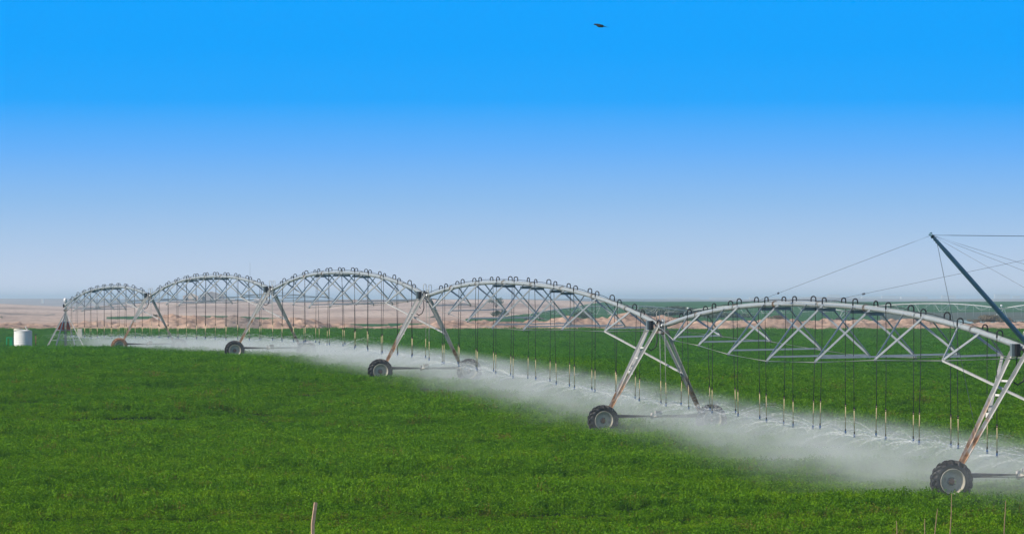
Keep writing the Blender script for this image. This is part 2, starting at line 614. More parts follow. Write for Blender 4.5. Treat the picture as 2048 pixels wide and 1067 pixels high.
# ------------------------------------------------------------------ the alfalfa crop
def leaf_material(name, c1, c2, c3, yellow=True):
    m = bpy.data.materials.new(name)
    m.use_nodes = True
    n, l = m.node_tree.nodes, m.node_tree.links
    n.clear()
    o = n.new('ShaderNodeOutputMaterial')
    g = n.new('ShaderNodeNewGeometry')
    def noise(sc, det=4, mul=(1, 1, 1)):
        v = n.new('ShaderNodeVectorMath')
        v.operation = 'MULTIPLY'
        v.inputs[1].default_value = mul
        l.new(g.outputs['Position'], v.inputs[0])
        t = n.new('ShaderNodeTexNoise')
        t.inputs['Scale'].default_value = sc
        t.inputs['Detail'].default_value = det
        l.new(v.outputs[0], t.inputs['Vector'])
        return t.outputs['Fac']
    a = n.new('ShaderNodeMath')
    a.operation = 'ADD'
    s1 = n.new('ShaderNodeMath')
    s1.operation = 'MULTIPLY'
    s1.inputs[1].default_value = .38
    l.new(noise(.30, 5, (.35, 1, .1)), s1.inputs[0])
    s2 = n.new('ShaderNodeMath')
    s2.operation = 'MULTIPLY'
    s2.inputs[1].default_value = .62
    l.new(noise(2.6, 5), s2.inputs[0])
    l.new(s1.outputs[0], a.inputs[0])
    l.new(s2.outputs[0], a.inputs[1])
    r = n.new('ShaderNodeValToRGB')
    e = r.color_ramp.elements
    e[0].position, e[0].color = .34, (*c1, 1)
    e[1].position, e[1].color = .70, (*c3, 1)
    x = e.new(.5)
    x.color = (*c2, 1)
    l.new(a.outputs[0], r.inputs[0])
    d = n.new('ShaderNodeBsdfDiffuse')
    tr = n.new('ShaderNodeBsdfTranslucent')
    gl = n.new('ShaderNodeBsdfGlossy')
    gl.inputs['Roughness'].default_value = .45
    gl.inputs['Color'].default_value = (.5, .6, .5, 1)
    colr = r.outputs[0]
    if name == 'alfalfa_leaf':       # tint deepens to a bluer green with distance across the field
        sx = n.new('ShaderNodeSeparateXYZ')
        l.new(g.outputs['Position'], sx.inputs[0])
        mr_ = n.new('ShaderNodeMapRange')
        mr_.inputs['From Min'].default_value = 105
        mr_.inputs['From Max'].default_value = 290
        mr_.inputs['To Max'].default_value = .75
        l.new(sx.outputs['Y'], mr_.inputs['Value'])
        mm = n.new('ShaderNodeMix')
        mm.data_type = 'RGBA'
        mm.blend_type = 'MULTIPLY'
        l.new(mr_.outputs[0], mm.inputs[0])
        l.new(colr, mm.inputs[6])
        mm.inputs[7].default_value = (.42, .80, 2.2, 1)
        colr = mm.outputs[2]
    l.new(colr, d.inputs[0])
    l.new(colr, tr.inputs[0])
    mx = n.new('ShaderNodeMixShader')
    mx.inputs[0].default_value = .3
    l.new(d.outputs[0], mx.inputs[1])
    l.new(tr.outputs[0], mx.inputs[2])
    m2 = n.new('ShaderNodeMixShader')
    m2.inputs[0].default_value = .01
    l.new(mx.outputs[0], m2.inputs[1])
    l.new(gl.outputs[0], m2.inputs[2])
    l.new(m2.outputs[0], o.inputs[0])
    return m


M['leaf'] = leaf_material('alfalfa_leaf', (.040, .140, .003), (.125, .290, .005), (.25, .41, .006))
M['leafy'] = leaf_material('alfalfa_yellow_leaf', (.10, .15, .012), (.16, .19, .02), (.22, .22, .03))


def tuft(i, yellow):
    r = random.Random(100 + i)
    v, f = [], []
    nst = 30
    for s_ in range(nst):
        rad = .30 * math.sqrt(r.random())
        th = r.random() * 6.283
        bx, by = rad * math.cos(th), rad * math.sin(th)
        h = (.31 - .09 * (rad / .3)) * r.uniform(.6, 1.2)
        lx, ly = r.gauss(0, .045), r.gauss(0, .045)
        for k in range(8):
            t = 1 - (k / 8.0) ** 1.4 * .62
            cx = bx + lx * t + r.gauss(0, .016)
            cy = by + ly * t + r.gauss(0, .016)
            cz = h * t + r.gauss(0, .008)
            sz = r.uniform(.014, .026)
            n_ = Vector((r.gauss(0, .7), r.gauss(0, .7), r.uniform(.3, 1))).normalized()
            a_ = n_.orthogonal().normalized()
            a_.rotate(Matrix.Rotation(r.random() * 6.28, 3, n_))
            b_ = n_.cross(a_)
            c = Vector((cx, cy, cz))
            o = len(v)
            v += [c - a_ * sz, c + b_ * sz * .6, c + a_ * sz, c - b_ * sz * .6]
            f.append((o, o + 1, o + 2, o + 3))
    me = bpy.data.meshes.new('alfalfa_tuft')
    me.from_pydata([tuple(x) for x in v], [], f)
    me.materials.append(M['leafy'] if yellow else M['leaf'])
    o = bpy.data.objects.new('alfalfa_tuft', me)
    return o


tcol = bpy.data.collections.new('tufts')
for i in range(6):
    tcol.objects.link(tuft(i, i == 5))

zones = [(78, 135, 9.5, 1.0), (135, 200, 6, 1.3), (200, 270, 4, 1.7), (270, 352, 2.6, 2.1), (352, 566, 1.3, 2.9)]
P_, S_, R_, V_ = [], [], [], []
for (y0, y1, dens, sc) in zones:
    wmax = .5 * .256 * y1 * 1.22 + 4
    n = int((y1 - y0) * 2 * wmax * dens)
    y = nr.uniform(y0, y1, n)
    x = nr.uniform(-wmax, wmax, n)
    k = np.abs(x) < .128 * y * 1.2 + 3
    x, y = x[k], y[k]
    if y0 < 300:     # leave the hidden hollow empty where it cannot be seen
        pass
    z = ground(x, y)
    hh = 1.05 + fbm(x / 1.3, y / 2.0, 3, 77) * 1.1 + fbm(x / 8, y / 10, 2, 78) * .35 + (vnoise(x / 13, y / 1.3, 79) - .5) * .75 + (vnoise(x / 30, y / 4.5, 80) - .5) * .5 + (vnoise(x / 7, y / .7, 83) - .5) * .45 * (y < 190) - .5 * sstep(.66, .86, vnoise(x / 9, y / 2.2, 85)) - .35 * sstep(.7, .85, vnoise(x / 5, y / 1.1, 86))
    hh = np.clip(hh, .4, 1.7)
    # beaten-down wheel tracks under the towers
    s_ = sc * nr.uniform(.8, 1.2, len(x))
    P_.append(np.stack([x, y, z - .01], -1))
    S_.append(np.stack([s_, s_, hh * nr.uniform(.72, 1.22, len(x)) * (1 + .06 * (sc - 1))], -1))
    R_.append(nr.uniform(0, 6.283, len(x)))
    V_.append(np.where(nr.random(len(x)) < (.035 + .05 * (y < 100)) * (sc < 1.5), 5, nr.integers(0, 5, len(x))))
P_, S_, R_, V_ = np.concatenate(P_), np.concatenate(S_), np.concatenate(R_), np.concatenate(V_)
me = bpy.data.meshes.new('alfalfa')
me.vertices.add(len(P_))
me.vertices.foreach_set('co', P_.astype(np.float32).ravel())
for nm, ty, arr, key in (('sc', 'FLOAT_VECTOR', S_.astype(np.float32), 'vector'),
                         ('rot', 'FLOAT_VECTOR', np.stack([0 * R_, 0 * R_, R_], -1).astype(np.float32), 'vector'),
                         ('vi', 'INT', V_.astype(np.int32), 'value')):
    a_ = me.attributes.new(nm, ty, 'POINT')
    a_.data.foreach_set(key, arr.ravel())
alf = bpy.data.objects.new('alfalfa', me)
COL.objects.link(alf)
me.materials.append(M['leaf'])
tag(alf, 'dense green alfalfa crop covering the whole field', 'crop', kind='stuff')
ng = bpy.data.node_groups.new('scatter', 'GeometryNodeTree')
ng.interface.new_socket('Geometry', in_out='INPUT', socket_type='NodeSocketGeometry')
ng.interface.new_socket('Geometry', in_out='OUTPUT', socket_type='NodeSocketGeometry')
gi = ng.nodes.new('NodeGroupInput')
go = ng.nodes.new('NodeGroupOutput')
iop = ng.nodes.new('GeometryNodeInstanceOnPoints')
ci = ng.nodes.new('GeometryNodeCollectionInfo')
ci.inputs['Collection'].default_value = tcol
ci.inputs['Separate Children'].default_value = True
ci.inputs['Reset Children'].default_value = True
iop.inputs['Pick Instance'].default_value = True


def named(nm, ty):
    a = ng.nodes.new('GeometryNodeInputNamedAttribute')
    a.data_type = ty
    a.inputs['Name'].default_value = nm
    return a.outputs['Attribute']


ng.links.new(gi.outputs[0], iop.inputs['Points'])
ng.links.new(ci.outputs[0], iop.inputs['Instance'])
ng.links.new(named('vi', 'INT'), iop.inputs['Instance Index'])
ng.links.new(named('rot', 'FLOAT_VECTOR'), iop.inputs['Rotation'])
ng.links.new(named('sc', 'FLOAT_VECTOR'), iop.inputs['Scale'])
ng.links.new(iop.outputs[0], go.inputs[0])
alf.modifiers.new('scatter', 'NODES').node_group = ng

# ------------------------------------------------------------------ the centre pivot machine
HW = [.87, 1.28, 1.60, 1.70, 1.60, 1.28, .87]      # half width of the truss at its seven nodes
DP = [.84, 1.25, 1.60, 1.74, 1.60, 1.24, .80]      # depth below the pipe
LEG_H = 4.0


class Line:
    """frame of one span: A far end, B near end"""
    def __init__(s, A, B, camber=1.05):
        s.A, s.B = Vector(A), Vector(B)
        h = s.B - s.A
        s.len = h.length
        e = Vector((h.x, h.y, 0)).normalized()
        s.e = e
        s.l = Vector((e.y, -e.x, 0))          # left of the pipe as seen by the camera
        if s.l.x > 0:
            s.l = -s.l
        s.c = camber

    def p(s, t, lat=0, dz=0):
        q = s.A.lerp(s.B, t)
        return q + s.l * lat + Vector((0, 0, dz + s.c * (1 - abs(2 * t - 1) ** 2.3)))


def make_drop(L, t, side, parent, steel, r, simple=False):
    """gooseneck, hose, pale lower tube and nozzle of one sprinkler drop"""
    top = L.p(t, 0, .095)
    lat = L.l * side
    hgt = .30 if steel else r.uniform(.07, .10)
    wid = .13 if steel else r.uniform(.12, .18)
    lat = (lat + L.e * r.gauss(0, .25)).normalized()
    pts = [top, top + Vector((0, 0, hgt))]
    for k in range(1, 8):
        a_ = math.pi * k / 8
        pts.append(top + Vector((0, 0, hgt + math.sin(a_) * wid * .5)) + lat * (wid / 2 - math.cos(a_) * wid / 2))
    end = top + lat * wid + Vector((0, 0, hgt))
    pts.append(end)
    hg = MB()
    hg.tube(pts, .012 if steel else .021, 6)
    hose_top = end + Vector((0, 0, -.06))
    gx = hose_top + Vector((r.gauss(0, .055), r.gauss(0, .08), 0)) 
    zb = gz(gx.x, gx.y) + 1.13 + r.gauss(0, .03)
    bot = Vector((gx.x, gx.y, zb))
    ln = .86 + r.gauss(0, .03)
    mid = hose_top.lerp(bot, 1 - ln / max((hose_top - bot).length, 1))
    bow = Vector((r.gauss(0, .012), r.gauss(0, .02), 0))
    hose = MB()
    hose.tube([hose_top + Vector((0, 0, .1)), hose_top, hose_top.lerp(mid, .35) + bow, hose_top.lerp(mid, .7) + bow * .8, mid], .0105 if not steel else .013, 6)
    if not steel:
        hose.tube([hose_top + Vector((0, 0, .05)), hose_top + Vector((0, 0, -.07))], .022, 6)
        hose.tube([mid + Vector((0, 0, .05)), mid + Vector((0, 0, -.04))], .026, 6)
    d = hose.build('sprinkler_drop', M['riser'] if steel else M['hose'], parent)
    hg.build('gooseneck', M['riser'] if steel else M['hose'], d)
    tb = MB()
    dn = (bot - mid).normalized()
    tb.tube([mid, bot - dn * .12], .0135, 6)
    tb.build('drop_tube', M['tubep'], d)
    nz = MB()
    nz.tube([bot - dn * .15, bot - dn * .07], .02, 6)
    nz.tube([bot - dn * .07, bot], [.028, .024], 8, mi=1)
    nz.tube([bot + dn * .015, bot + dn * .03], [.035, .03], 8, mi=1)
    nz.bar(bot - dn * .01 + lat * .02, bot + dn * .02 + lat * .02, .008, .008, mi=1)
    nz.build('nozzle', [M['hose'], M['nozzle']], d)
    return bot


NOZ = []


def make_span(A, B, label, i, towerB=True):
    L = Line(A, B)
    base = L.p(.5, 0, 0)
    root = empty('pivot_span', (base.x, base.y, gz(base.x, base.y)), label, 'irrigation span', 'spans of the centre pivot')
    r = random.Random(40 + i)
    # pipe
    mb = MB()
    n = 56
    ts = [.004 + (.992) * k / n for k in range(n + 1)]
    mb.tube([L.p(t) for t in ts], .086, 14, r=[.08 + .42 * max(0, 1 - abs((t * 8) % 1 - 0) * 8, 1 - abs(1 - (t * 8) % 1) * 8) for t in ts])
    pipe = mb.build('pipe', M['pipe'], root)
    for k in range(1, 8):
        fl = MB()
        p = L.p(k / 8)
        d = (L.p(k / 8 + .005) - L.p(k / 8 - .005)).normalized()
        fl.tube([p - d * .03, p + d * .03], .118, 14, r=.5, sm=False)
        for q in range(8):
            an = q * math.pi / 4 + .3
            c = p + L.l * math.cos(an) * .104 + Vector((0, 0, math.sin(an) * .104))
            fl.tube([c - d * .06, c + d * .06], .011, 5, r=.5)
        fl.build('flange', M['pipe'], pipe)
    # truss webs, one pair (near and far web) of each side at each node
    for k in range(1, 8):
        tk = k / 8
        for side in (1, -1):
            node = L.p(tk, side * HW[k - 1], -DP[k - 1] - .065 * side)
            wb = MB()
            for s_ in (-1, 1):
                tt = (k + .18 * s_) / 8
                q = L.p(tt, side * .11, -.03 if side > 0 else -.05)
                up = Vector((0, 0, 1))
                wb.bar(q, node, .058, .008, up=up, L=True, seg=4, r0=.25, r1=.2)
                wb.box(q, .10, .10, .015, (L.e, L.l, Vector((0, 0, 1))), r=.4)
            wb.tube([node + Vector((0, 0, .04)), node - Vector((0, 0, .05))], .03, 6, r=.3)
            wb.build('truss_web', M['web'], root)
        # saddle plates under the pipe on the widest bays
        if k in (3, 4, 5):
            for s_ in (-1, 1):
                tt = (k + .18 * s_) / 8
                sb = MB()
                c = L.p(tt, 0, -.15)
                sb.box(c, .012, .58, .10, (L.e, L.l, Vector((0, 0, 1))))
                sb.box(c + Vector((0, 0, .05)) + L.e * .05, .10, .52, .008, (L.e, L.l, Vector((0, 0, 1))))
                sb.build('saddle_plate', M['plate'], root)
        a_ = L.p(tk, HW[k - 1] * .93, -DP[k - 1] * .97)
        b_ = L.p(tk, -HW[k - 1] * .95, -DP[k - 1] * .97 + .05)
        sp = MB()
        sp.bar(a_, b_, .055, .008, L=True)
        sp.build('spreader', M['web'], root)
    # tie rods
    for side in (1, -1):
        pts = [L.p(.01, side * .12, -.14)] + [L.p(k / 8, side * HW[k - 1], -DP[k - 1] - .065 * side) for k in range(1, 8)] + [L.p(.992, side * .12, -.2)]
        rd = MB()
        for a_, b_ in zip(pts[:-1], pts[1:]):
            rd.tube([a_, b_], .019, 6)
        rd.build('tie_rod', M['rod'], root)
    # end braces to the legs of the tower ahead
    if towerB:
        fr = tower_frame(B, L.e)
        b1 = MB()
        b1.bar(L.p(7 / 8, HW[6], -DP[6] - .06), fr['R'](.54), .085, .05, seg=3, r0=.1, r1=.2)
        b1.build('end_brace', M['leg'], root)
        b2 = MB()
        b2.bar(L.p(7 / 8, -HW[6], -DP[6] + .06), fr['L'](.5), .085, .05, seg=3, r0=.1, r1=.2)
        b2.build('end_brace', M['leg'], root)
    # control cable laid along the top of the pipe
    cb = MB()
    pts = []
    for k in range(97):
        t = .01 + .98 * k / 96
        pts.append(L.p(t, .02 + .03 * math.sin(k * .8 + i), .105 + .03 * abs(math.sin(k * math.pi / 8)) + r.uniform(0, .012)))
    cb.tube(pts, .011, 5)
    cb.build('control_cable', M['hose'], root)
    # sprinkler drops
    for k in range(24):
        t = (k + .5) / 24
        steel = k in (0, 23)
        bot = make_drop(L, t, -1 if k % 2 else 1, root, steel, r)
        NOZ.append(bot)
    return root


def tower_frame(Jp, e):
    e = Vector(e)
    l = Vector((e.y, -e.x, 0))
    if l.x > 0:
        l = -l
    Jp = Vector(Jp)
    base = Jp - e * .95
    zg = Jp.z - LEG_H
    fr = {'e': e, 'l': l, 'zg': zg}
    fr['Ltop'] = [Jp - e * 1.35 + l * .14 + Vector((0, 0, -.02)), Jp - e * .1 + l * .14 + Vector((0, 0, -.02))]
    fr['Rtop'] = [Jp - e * .55 - l * .12 + Vector((0, 0, -.1)), Jp + e * .15 - l * .14 + Vector((0, 0, -.1))]
    zb = Vector((0, 0, zg + .80 - Jp.z))
    fr['Lbot'] = base + l * 1.80 + zb
    fr['Rbot'] = base - l * 1.80 + zb
    fr['L'] = lambda t: (fr['Ltop'][0] + fr['Ltop'][1]) / 2 * (1 - t) + fr['Lbot'] * t
    fr['R'] = lambda t: (fr['Rtop'][0] + fr['Rtop'][1]) / 2 * (1 - t) + fr['Rbot'] * t
    return fr


def make_wheel(c, axis, root, muddy, r):
    """c: hub centre, axis: towards the camera along the pipe"""
    R_o, wd = .515, .29
    hub = MB()
    hub.lathe(c - axis * .30, axis, [(0, .0), (0, .10), (.10, .13), (.22, .10), (.30, .07), (.34, .07), (.34, 0)], 16)
    wheel = hub.build('wheel', M['beam'], root)
    ti = MB()
    prof = [(-wd / 2 + .03, .345), (-wd / 2, .38), (-wd / 2 - .01, .44), (-wd / 2 + .01, R_o - .03), (-wd * .3, R_o - .005), (0, R_o), (wd * .3, R_o - .005),
            (wd / 2 - .01, R_o - .03), (wd / 2 + .01, .44), (wd / 2, .38), (wd / 2 - .03, .345), (wd / 2 - .05, .338), (-wd / 2 + .05, .338), (-wd / 2 + .03, .345)]
    ti.lathe(c, axis, prof, 40)
    d, a, b = ti.frame(axis)
    NL = 17
    for s_ in (-1, 1):
        for k in range(NL):
            th0 = 2 * math.pi * (k + (.5 if s_ > 0 else 0)) / NL
            vs = []
            m_ = 5
            for q in range(m_):
                u = q / (m_ - 1)
                th = th0 + u * .30
                w_ = s_ * (.005 + u * (wd / 2 + .004))
                rr = R_o + .062 - (.028 if q == m_ - 1 else 0)
                rl = R_o - .03 - (.03 if q == m_ - 1 else 0)
                hw = .060 / R_o / 2 * (1.0 + .3 * u)
                for (dt, rad) in ((-hw, rl), (-hw * .75, rr), (hw * .75, rr), (hw, rl)):
                    vs.append(Vector(c) + d * w_ + (a * math.cos(th + dt) + b * math.sin(th + dt)) * rad)
            # the shoulder of the lug runs a little down the sidewall
            u = 1
            th = th0 + .32
            hw = .058 / R_o / 2
            for (dt, rad) in ((-hw, .44), (-hw, .455), (hw, .455), (hw, .44)):
                vs.append(Vector(c) + d * s_ * (wd / 2 + .022) + (a * math.cos(th + dt) + b * math.sin(th + dt)) * rad)
            fs = []
            for q in range(m_):
                for x in range(4):
                    x2 = (x + 1) % 4
                    fs.append((q * 4 + x, q * 4 + x2, (q + 1) * 4 + x2, (q + 1) * 4 + x))
            fs.append((3, 2, 1, 0))
            fs.append((m_ * 4, m_ * 4 + 1, m_ * 4 + 2, m_ * 4 + 3))
            ti.add(vs, fs)
    ti.build('tire', M['mud'] if muddy else M['rubber'], wheel)
    ri = MB()
    ri.lathe(c, axis, [(wd / 2 - .02, .352), (wd / 2 + .012, .350), (wd / 2 + .016, .336), (wd / 2 - .02, .325), (wd / 2 - .06, .300), (.02, .285),
                       (-.015, .262), (.0, .15), (.012, .12)], 32, r=.08)
    ri.lathe(c, axis, [(.02, .085), (.06, .08), (.085, .05), (.085, .0)], 20, mi=1)
    ri.lathe(c, axis, [(-wd / 2 + .02, .345), (-wd / 2 - .01, .34), (-wd / 2 + .06, .29), (-.02, .285)], 32)
    for k in range(8):
        an = k * math.pi / 4
        p = Vector(c) + (a * math.cos(an) + b * math.sin(an)) * .105
        ri.tube([p + d * .04, p + d * .075], .014, 6, r=.6)
    # valve and seam
    p = Vector(c) + (a * math.cos(1.9) + b * math.sin(1.9)) * .24
    ri.tube([p, p + d * .05], .012, 5, r=.5)
    ri.build('rim', [M['rim'], M['rustpost']], wheel)
    return wheel


def make_tower(Jp, e, label, i, muddy_left=False):
    fr = tower_frame(Jp, e)
    e, l, zg = fr['e'], fr['l'], fr['zg']
    Z = Vector((0, 0, 1))
    root = empty('drive_tower', (Jp.x, Jp.y, zg), label, 'drive tower', 'wheeled drive towers of the centre pivot')
    r = random.Random(200 + i)
    for key in ('L', 'R'):
        for q in (0, 1):
            mb = MB()
            off = e * (.06 if q else -.06)
            mb.bar(fr[key + 'top'][q], fr[key + 'bot'] + off, .10, .010, up=e, L=True, seg=12, r0=-.1, r1=1.0)
            mb.build('leg', M['leg'], root)
    # ladder rungs between the left pair
    for t in (.24, .36, .53, .74):
        mb = MB()
        w_ = .13 if t == .53 else .055
        p0 = fr['Ltop'][0].lerp(fr['Lbot'], t) + l * -.03
        p1 = fr['Ltop'][1].lerp(fr['Lbot'], t) + l * -.03
        mb.bar(p0, p1, w_, .02, up=l)
        mb.build('rung', M['rod'], root)
    for t in (.45,):
        mb = MB()
        mb.bar(fr['Rtop'][0].lerp(fr['Rbot'], t), fr['Rtop'][1].lerp(fr['Rbot'], t), .06, .03)
        mb.build('rung', M['web'], root)
    # base beam
    base = Vector((Jp.x, Jp.y, 0)) - e * .95
    zb = Vector((0, 0, zg + .68))
    bm = MB()
    bm.tube([base + l * 2.0 + zb, base - l * 2.0 + zb], .085, 14)
    for s_ in (1, -1):
        bm.box(base + l * s_ * 1.86 + zb + Z * .10, .22, .24, .16, (e, l, Z), bev=.015)
        bm.box(base + l * s_ * 2.08 + zb - Z * .1, .18, .26, .34, (e, l, Z), bev=.02)
    beam = bm.build('base_beam', M['beam'], root)
    mo = MB()
    mo.box(base + zb - l * .10 + Z * .12 + e * .08, .20, .24, .13, (e, l, Z), bev=.02)
    mo.lathe(base + zb + l * .12 + e * .0, l, [(-.03, .0), (-.03, .125), (.03, .125), (.03, 0)], 14)
    mo.tube([base + zb + e * .12 + l * .1 - Z * .02, base + zb + e * .12 - l * .22 - Z * .02], .07, 10)
    mo.build('gear_motor', M['motor'], root)
    sh = MB()
    sh.tube([base + l * 1.95 + zb + e * .13 - Z * .05, base - l * 1.95 + zb + e * .13 - Z * .05], .02, 6)
    sh.build('drive_shaft', M['beam'], root)
    # wheels
    for s_ in (1, -1):
        c = base + e * .28 + l * s_ * 2.1 + Vector((0, 0, zg + .53))
        make_wheel(c, e, root, muddy_left and s_ > 0, r)
    # control box and its cables
    cb = MB()
    c = Vector(Jp) - e * .80 + l * .20 + Z * .05
    cb.box(c, .20, .14, .34, (e, l, Z), bev=.015)
    cb.box(c + l * .13 - e * .02, .16, .08, .34, (e, l, Z), mi=1)
    box = cb.build('control_box', [M['box'], M['plate']], root)
    cl = MB()
    c0 = Vector(Jp) - e * .35 + l * .12
    cl.tube([c0 + Vector((0, 0, .1)) - e * .2, c0 + Z * -.2, c0 + Z * -.55 - l * .02, c0 + Z * -.78 + l * .06, c0 + Z * -.88 + l * .22, c0 + Z * -.8 + l * .33], .022, 7)
    cl.tube([c + Z * -.16, c + Z * -.5 + l * .03, c + Z * -.62 - l * .02], .018, 6)
    cl.build('control_cable', M['hose'], root)
    # flexible joint between the two spans
    jt = MB()
    jt.tube([Vector(Jp) - e * .35 + Z * .02, Vector(Jp) - e * .18, Vector(Jp) + e * .2], [.12, .15, .13], 14, r=.3)
    jt.tube([Vector(Jp) - e * .22 + Z * .02, Vector(Jp) - e * .14 + Z * .02], .175, 14, r=.5)
    jt.box(Vector(Jp) - Z * .2, .6, .3, .10, (e, l, Z), r=.7)
    jt.tube([Vector(Jp) - e * .1 + Z * .1, Vector(Jp) + Z * .26, Vector(Jp) + e * .16 + Z * .18], .05, 8)
    jt.build('flexible_joint', M['web'], root)
    bt = MB()
    bt.tube([Vector(Jp) - e * .4 + Z * .12 + l * .1, Vector(Jp) - e * .2 + Z * .24 + l * .1, Vector(Jp) + e * .05 + Z * .2 + l * .12, Vector(Jp) + e * .2 - Z * .02 + l * .14], .032, 8)
    bt.tube([Vector(Jp) + e * .02 - Z * .1, Vector(Jp) + e * .1 - Z * .24], .1, 10)
    bt.build('rubber_boot', M['hose'], root)
    return root, fr


def edir(a, b):
    h = Vector(b) - Vector(a)
    return Vector((h.x, h.y, 0)).normalized()


OE = edir(T[1], T[0])
span_labels = [
    'nearest galvanized truss span with hanging black drop hoses, between the two closest wheeled towers',
    'second arched truss span from the right, between third and fourth wheeled towers',
    'middle arched truss span of the machine, with sand hills seen through its trusses',
    'second arched truss span from the left, between the muddy-wheeled tower and the next tower',
    'farthest and smallest arched truss span, joined to the pivot stand with the red sheet',
]
for i in range(5):
    make_span(T[i + 1], T[i], span_labels[i], i)
tower_labels = [
    'nearest wheeled steel tower at the right edge under the leaning mast, largest black tire',
    'second nearest wheeled tower, rusty ladder leg and black tire, left of the nearest span',
    'middle wheeled tower of the five, black tire with pale rim in the mist',
    'second wheeled tower from the left, black tire at the edge of the mist',
    'farthest wheeled tower with a mud-coated tan tire beside the pivot stand',
]
frames = []
for i in range(5):
    e_ = edir(T[i + 1], T[i])
    root, fr = make_tower(T[i], e_, tower_labels[i], i, muddy_left=(i == 4))
    frames.append(fr)

# overhang boom beyond the nearest tower: pipe, two leaning masts and stay cables
Jn = T[0]
Oend = Jn + OE * 19 + Vector((0, 0, .1))
LO = Line(Jn + OE * .25, Oend, .25)
root = empty('overhang_boom', (Oend.x, Oend.y, gz(Oend.x, Oend.y)), 'cable-stayed end boom with a leaning blue-grey mast above the nearest tower', 'boom')
mb = MB()
mb.tube([LO.p(k / 16) for k in range(17)], .075, 12, r=.1)
mb.build('pipe', M['pipe'], root)
topL = at(1863, 470, 105.6)
topR = Jn + (Jn + OE * 0 - topL) * 1.0
topR = Vector((2 * Jn.x - topL.x, 2 * Jn.y - topL.y, topL.z))
for tp in (topL, topR):
    mb = MB()
    b0 = Jn + OE * .1 + Vector((0, 0, -.02))
    d = (tp - b0)
    mb.tube([b0, b0 + d * .1, b0 + d * .85, b0 + d * .97, tp], [.062, .068, .062, .04, .03], 12)
    mb.tube([tp - d * .01, tp + d * .012], .06, 8)
    mast = mb.build('mast', M['mast'], root)
    hd = MB()
    for k in range(5):
        q = tp - d * (.01 + .02 * k)
        hd.tube([q + Vector((.04, 0, .03)), q + Vector((-.03, 0, -.05))], .018, 6)
    hd.build('cable_clamp', M['cable'], mast)


def cable(p, q, rad=.0055, sag=0.0, knob=None):
    mb = MB()
    p, q = Vector(p), Vector(q)
    pts = [p.lerp(q, k / 10) - Vector((0, 0, sag * 4 * (k / 10) * (1 - k / 10))) for k in range(11)]
    mb.tube(pts, rad, 5)
    if knob:
        c = p.lerp(q, knob)
        d = (q - p).normalized()
        mb.tube([c - d * .12, c - d * .05, c + d * .05, c + d * .12], [.01, .035, .035, .01], 6)
    mb.build('stay_cable', M['cable'], root)


L5 = Line(T[1], T[0])
cable(topL, L5.p(.31, 0, .1), knob=.83)
cable(topR, L5.p(.52, 0, .1), knob=.86)
cable(topL, topR, .008)
for t_ in (.34, .67, 1.0):
    cable(topL, LO.p(t_, 0, .08), .005)
    cable(topR, LO.p(t_, 0, .08), .005)
cable(topL - (topL - Jn) * .05, frames[0]['Ltop'][0].lerp(frames[0]['Lbot'], .68), .007)
cable(topR, frames[0]['Rtop'][0].lerp(frames[0]['Rbot'], .68), .007)
r = random.Random(5)
for k in range(9):
    NOZ.append(make_drop(LO, (k + .6) / 9.5, -1 if k % 2 else 1, root, k == 0, r))

# ------------------------------------------------------------------ pivot stand
Jp = T[5]
pb = Vector((Jp.x, Jp.y, gz(Jp.x, Jp.y)))
root = empty('pivot_stand', pb, 'galvanized four-legged pivot stand with red sheet between its legs and white dome', 'pivot stand')
Z = Vector((0, 0, 1))
apex = Vector((Jp.x, Jp.y, Jp.z - .55))
feet = [at(91, 691, 334), at(109, 694, 330.5), at(170, 693, 333), at(153, 690, 338)]
for f_ in feet:
    f_.z = gz(f_.x, f_.y) + .05
    mb = MB()
    mb.bar(apex + (f_ - apex).normalized() * .1, f_, .085, .012, up=Z.cross(f_ - apex), L=True, seg=4)
    mb.box(f_, .25, .25, .06)
    mb.build('leg', M['leg'], root)
for t in (.26, .47, .74, .965):
    for a_, b_ in ((0, 1), (1, 2), (2, 3), (3, 0)):
        if t == .47 and False:
            continue
        mb = MB()
        mb.bar(apex.lerp(feet[a_], t), apex.lerp(feet[b_], t), .06, .03)
        mb.build('crossbar', M['web'], root)
mb = MB()
mb.tube([Vector((Jp.x, Jp.y, pb.z)), Vector((Jp.x, Jp.y, Jp.z - .1))], .10, 12, r=.3)
mb.tube([Vector((Jp.x, Jp.y, Jp.z - .45)), Vector((Jp.x, Jp.y, Jp.z - .35))], .17, 12, r=.5)
mb.tube([Vector((Jp.x, Jp.y, Jp.z - .15)), Vector((Jp.x, Jp.y, Jp.z + .05)), Vector((Jp.x, Jp.y, Jp.z + .05)) + edir(T[5], T[4]) * .4], .1, 12)
mb.build('riser_pipe', M['pipe'], root)
mb = MB()
mb.box(Vector((Jp.x - .05, Jp.y - .1, Jp.z + .0)), .3, .3, .28, bev=.03)
mb.build('collector_ring', M['box'], root)
mb = MB()
mb.lathe(Vector((Jp.x - .02, Jp.y, Jp.z + .15)), Z, [(0, .05), (.12, .06), (.14, .13), (.3, .15), (.42, .13), (.5, .06), (.52, 0)], 16)
mb.build('dome', M['whitelamp'], root)
mb = MB()
q = [apex.lerp(feet[0], .24), apex.lerp(feet[0], .49), apex.lerp(feet[3], .49), apex.lerp(feet[3], .24)]
off = Vector((0, .02, 0))
mb.add([v for v in q] + [v + off for v in q], [(0, 1, 2, 3), (7, 6, 5, 4), (0, 4, 5, 1), (1, 5, 6, 2), (2, 6, 7, 3), (3, 7, 4, 0)])
mb.build('red_sheet', M['red'], root)
mb = MB()
c = at(160, 666, 334)
mb.box(c, .38, .25, .75, bev=.03)
mb.build('panel_box', M['tanklid'], root)

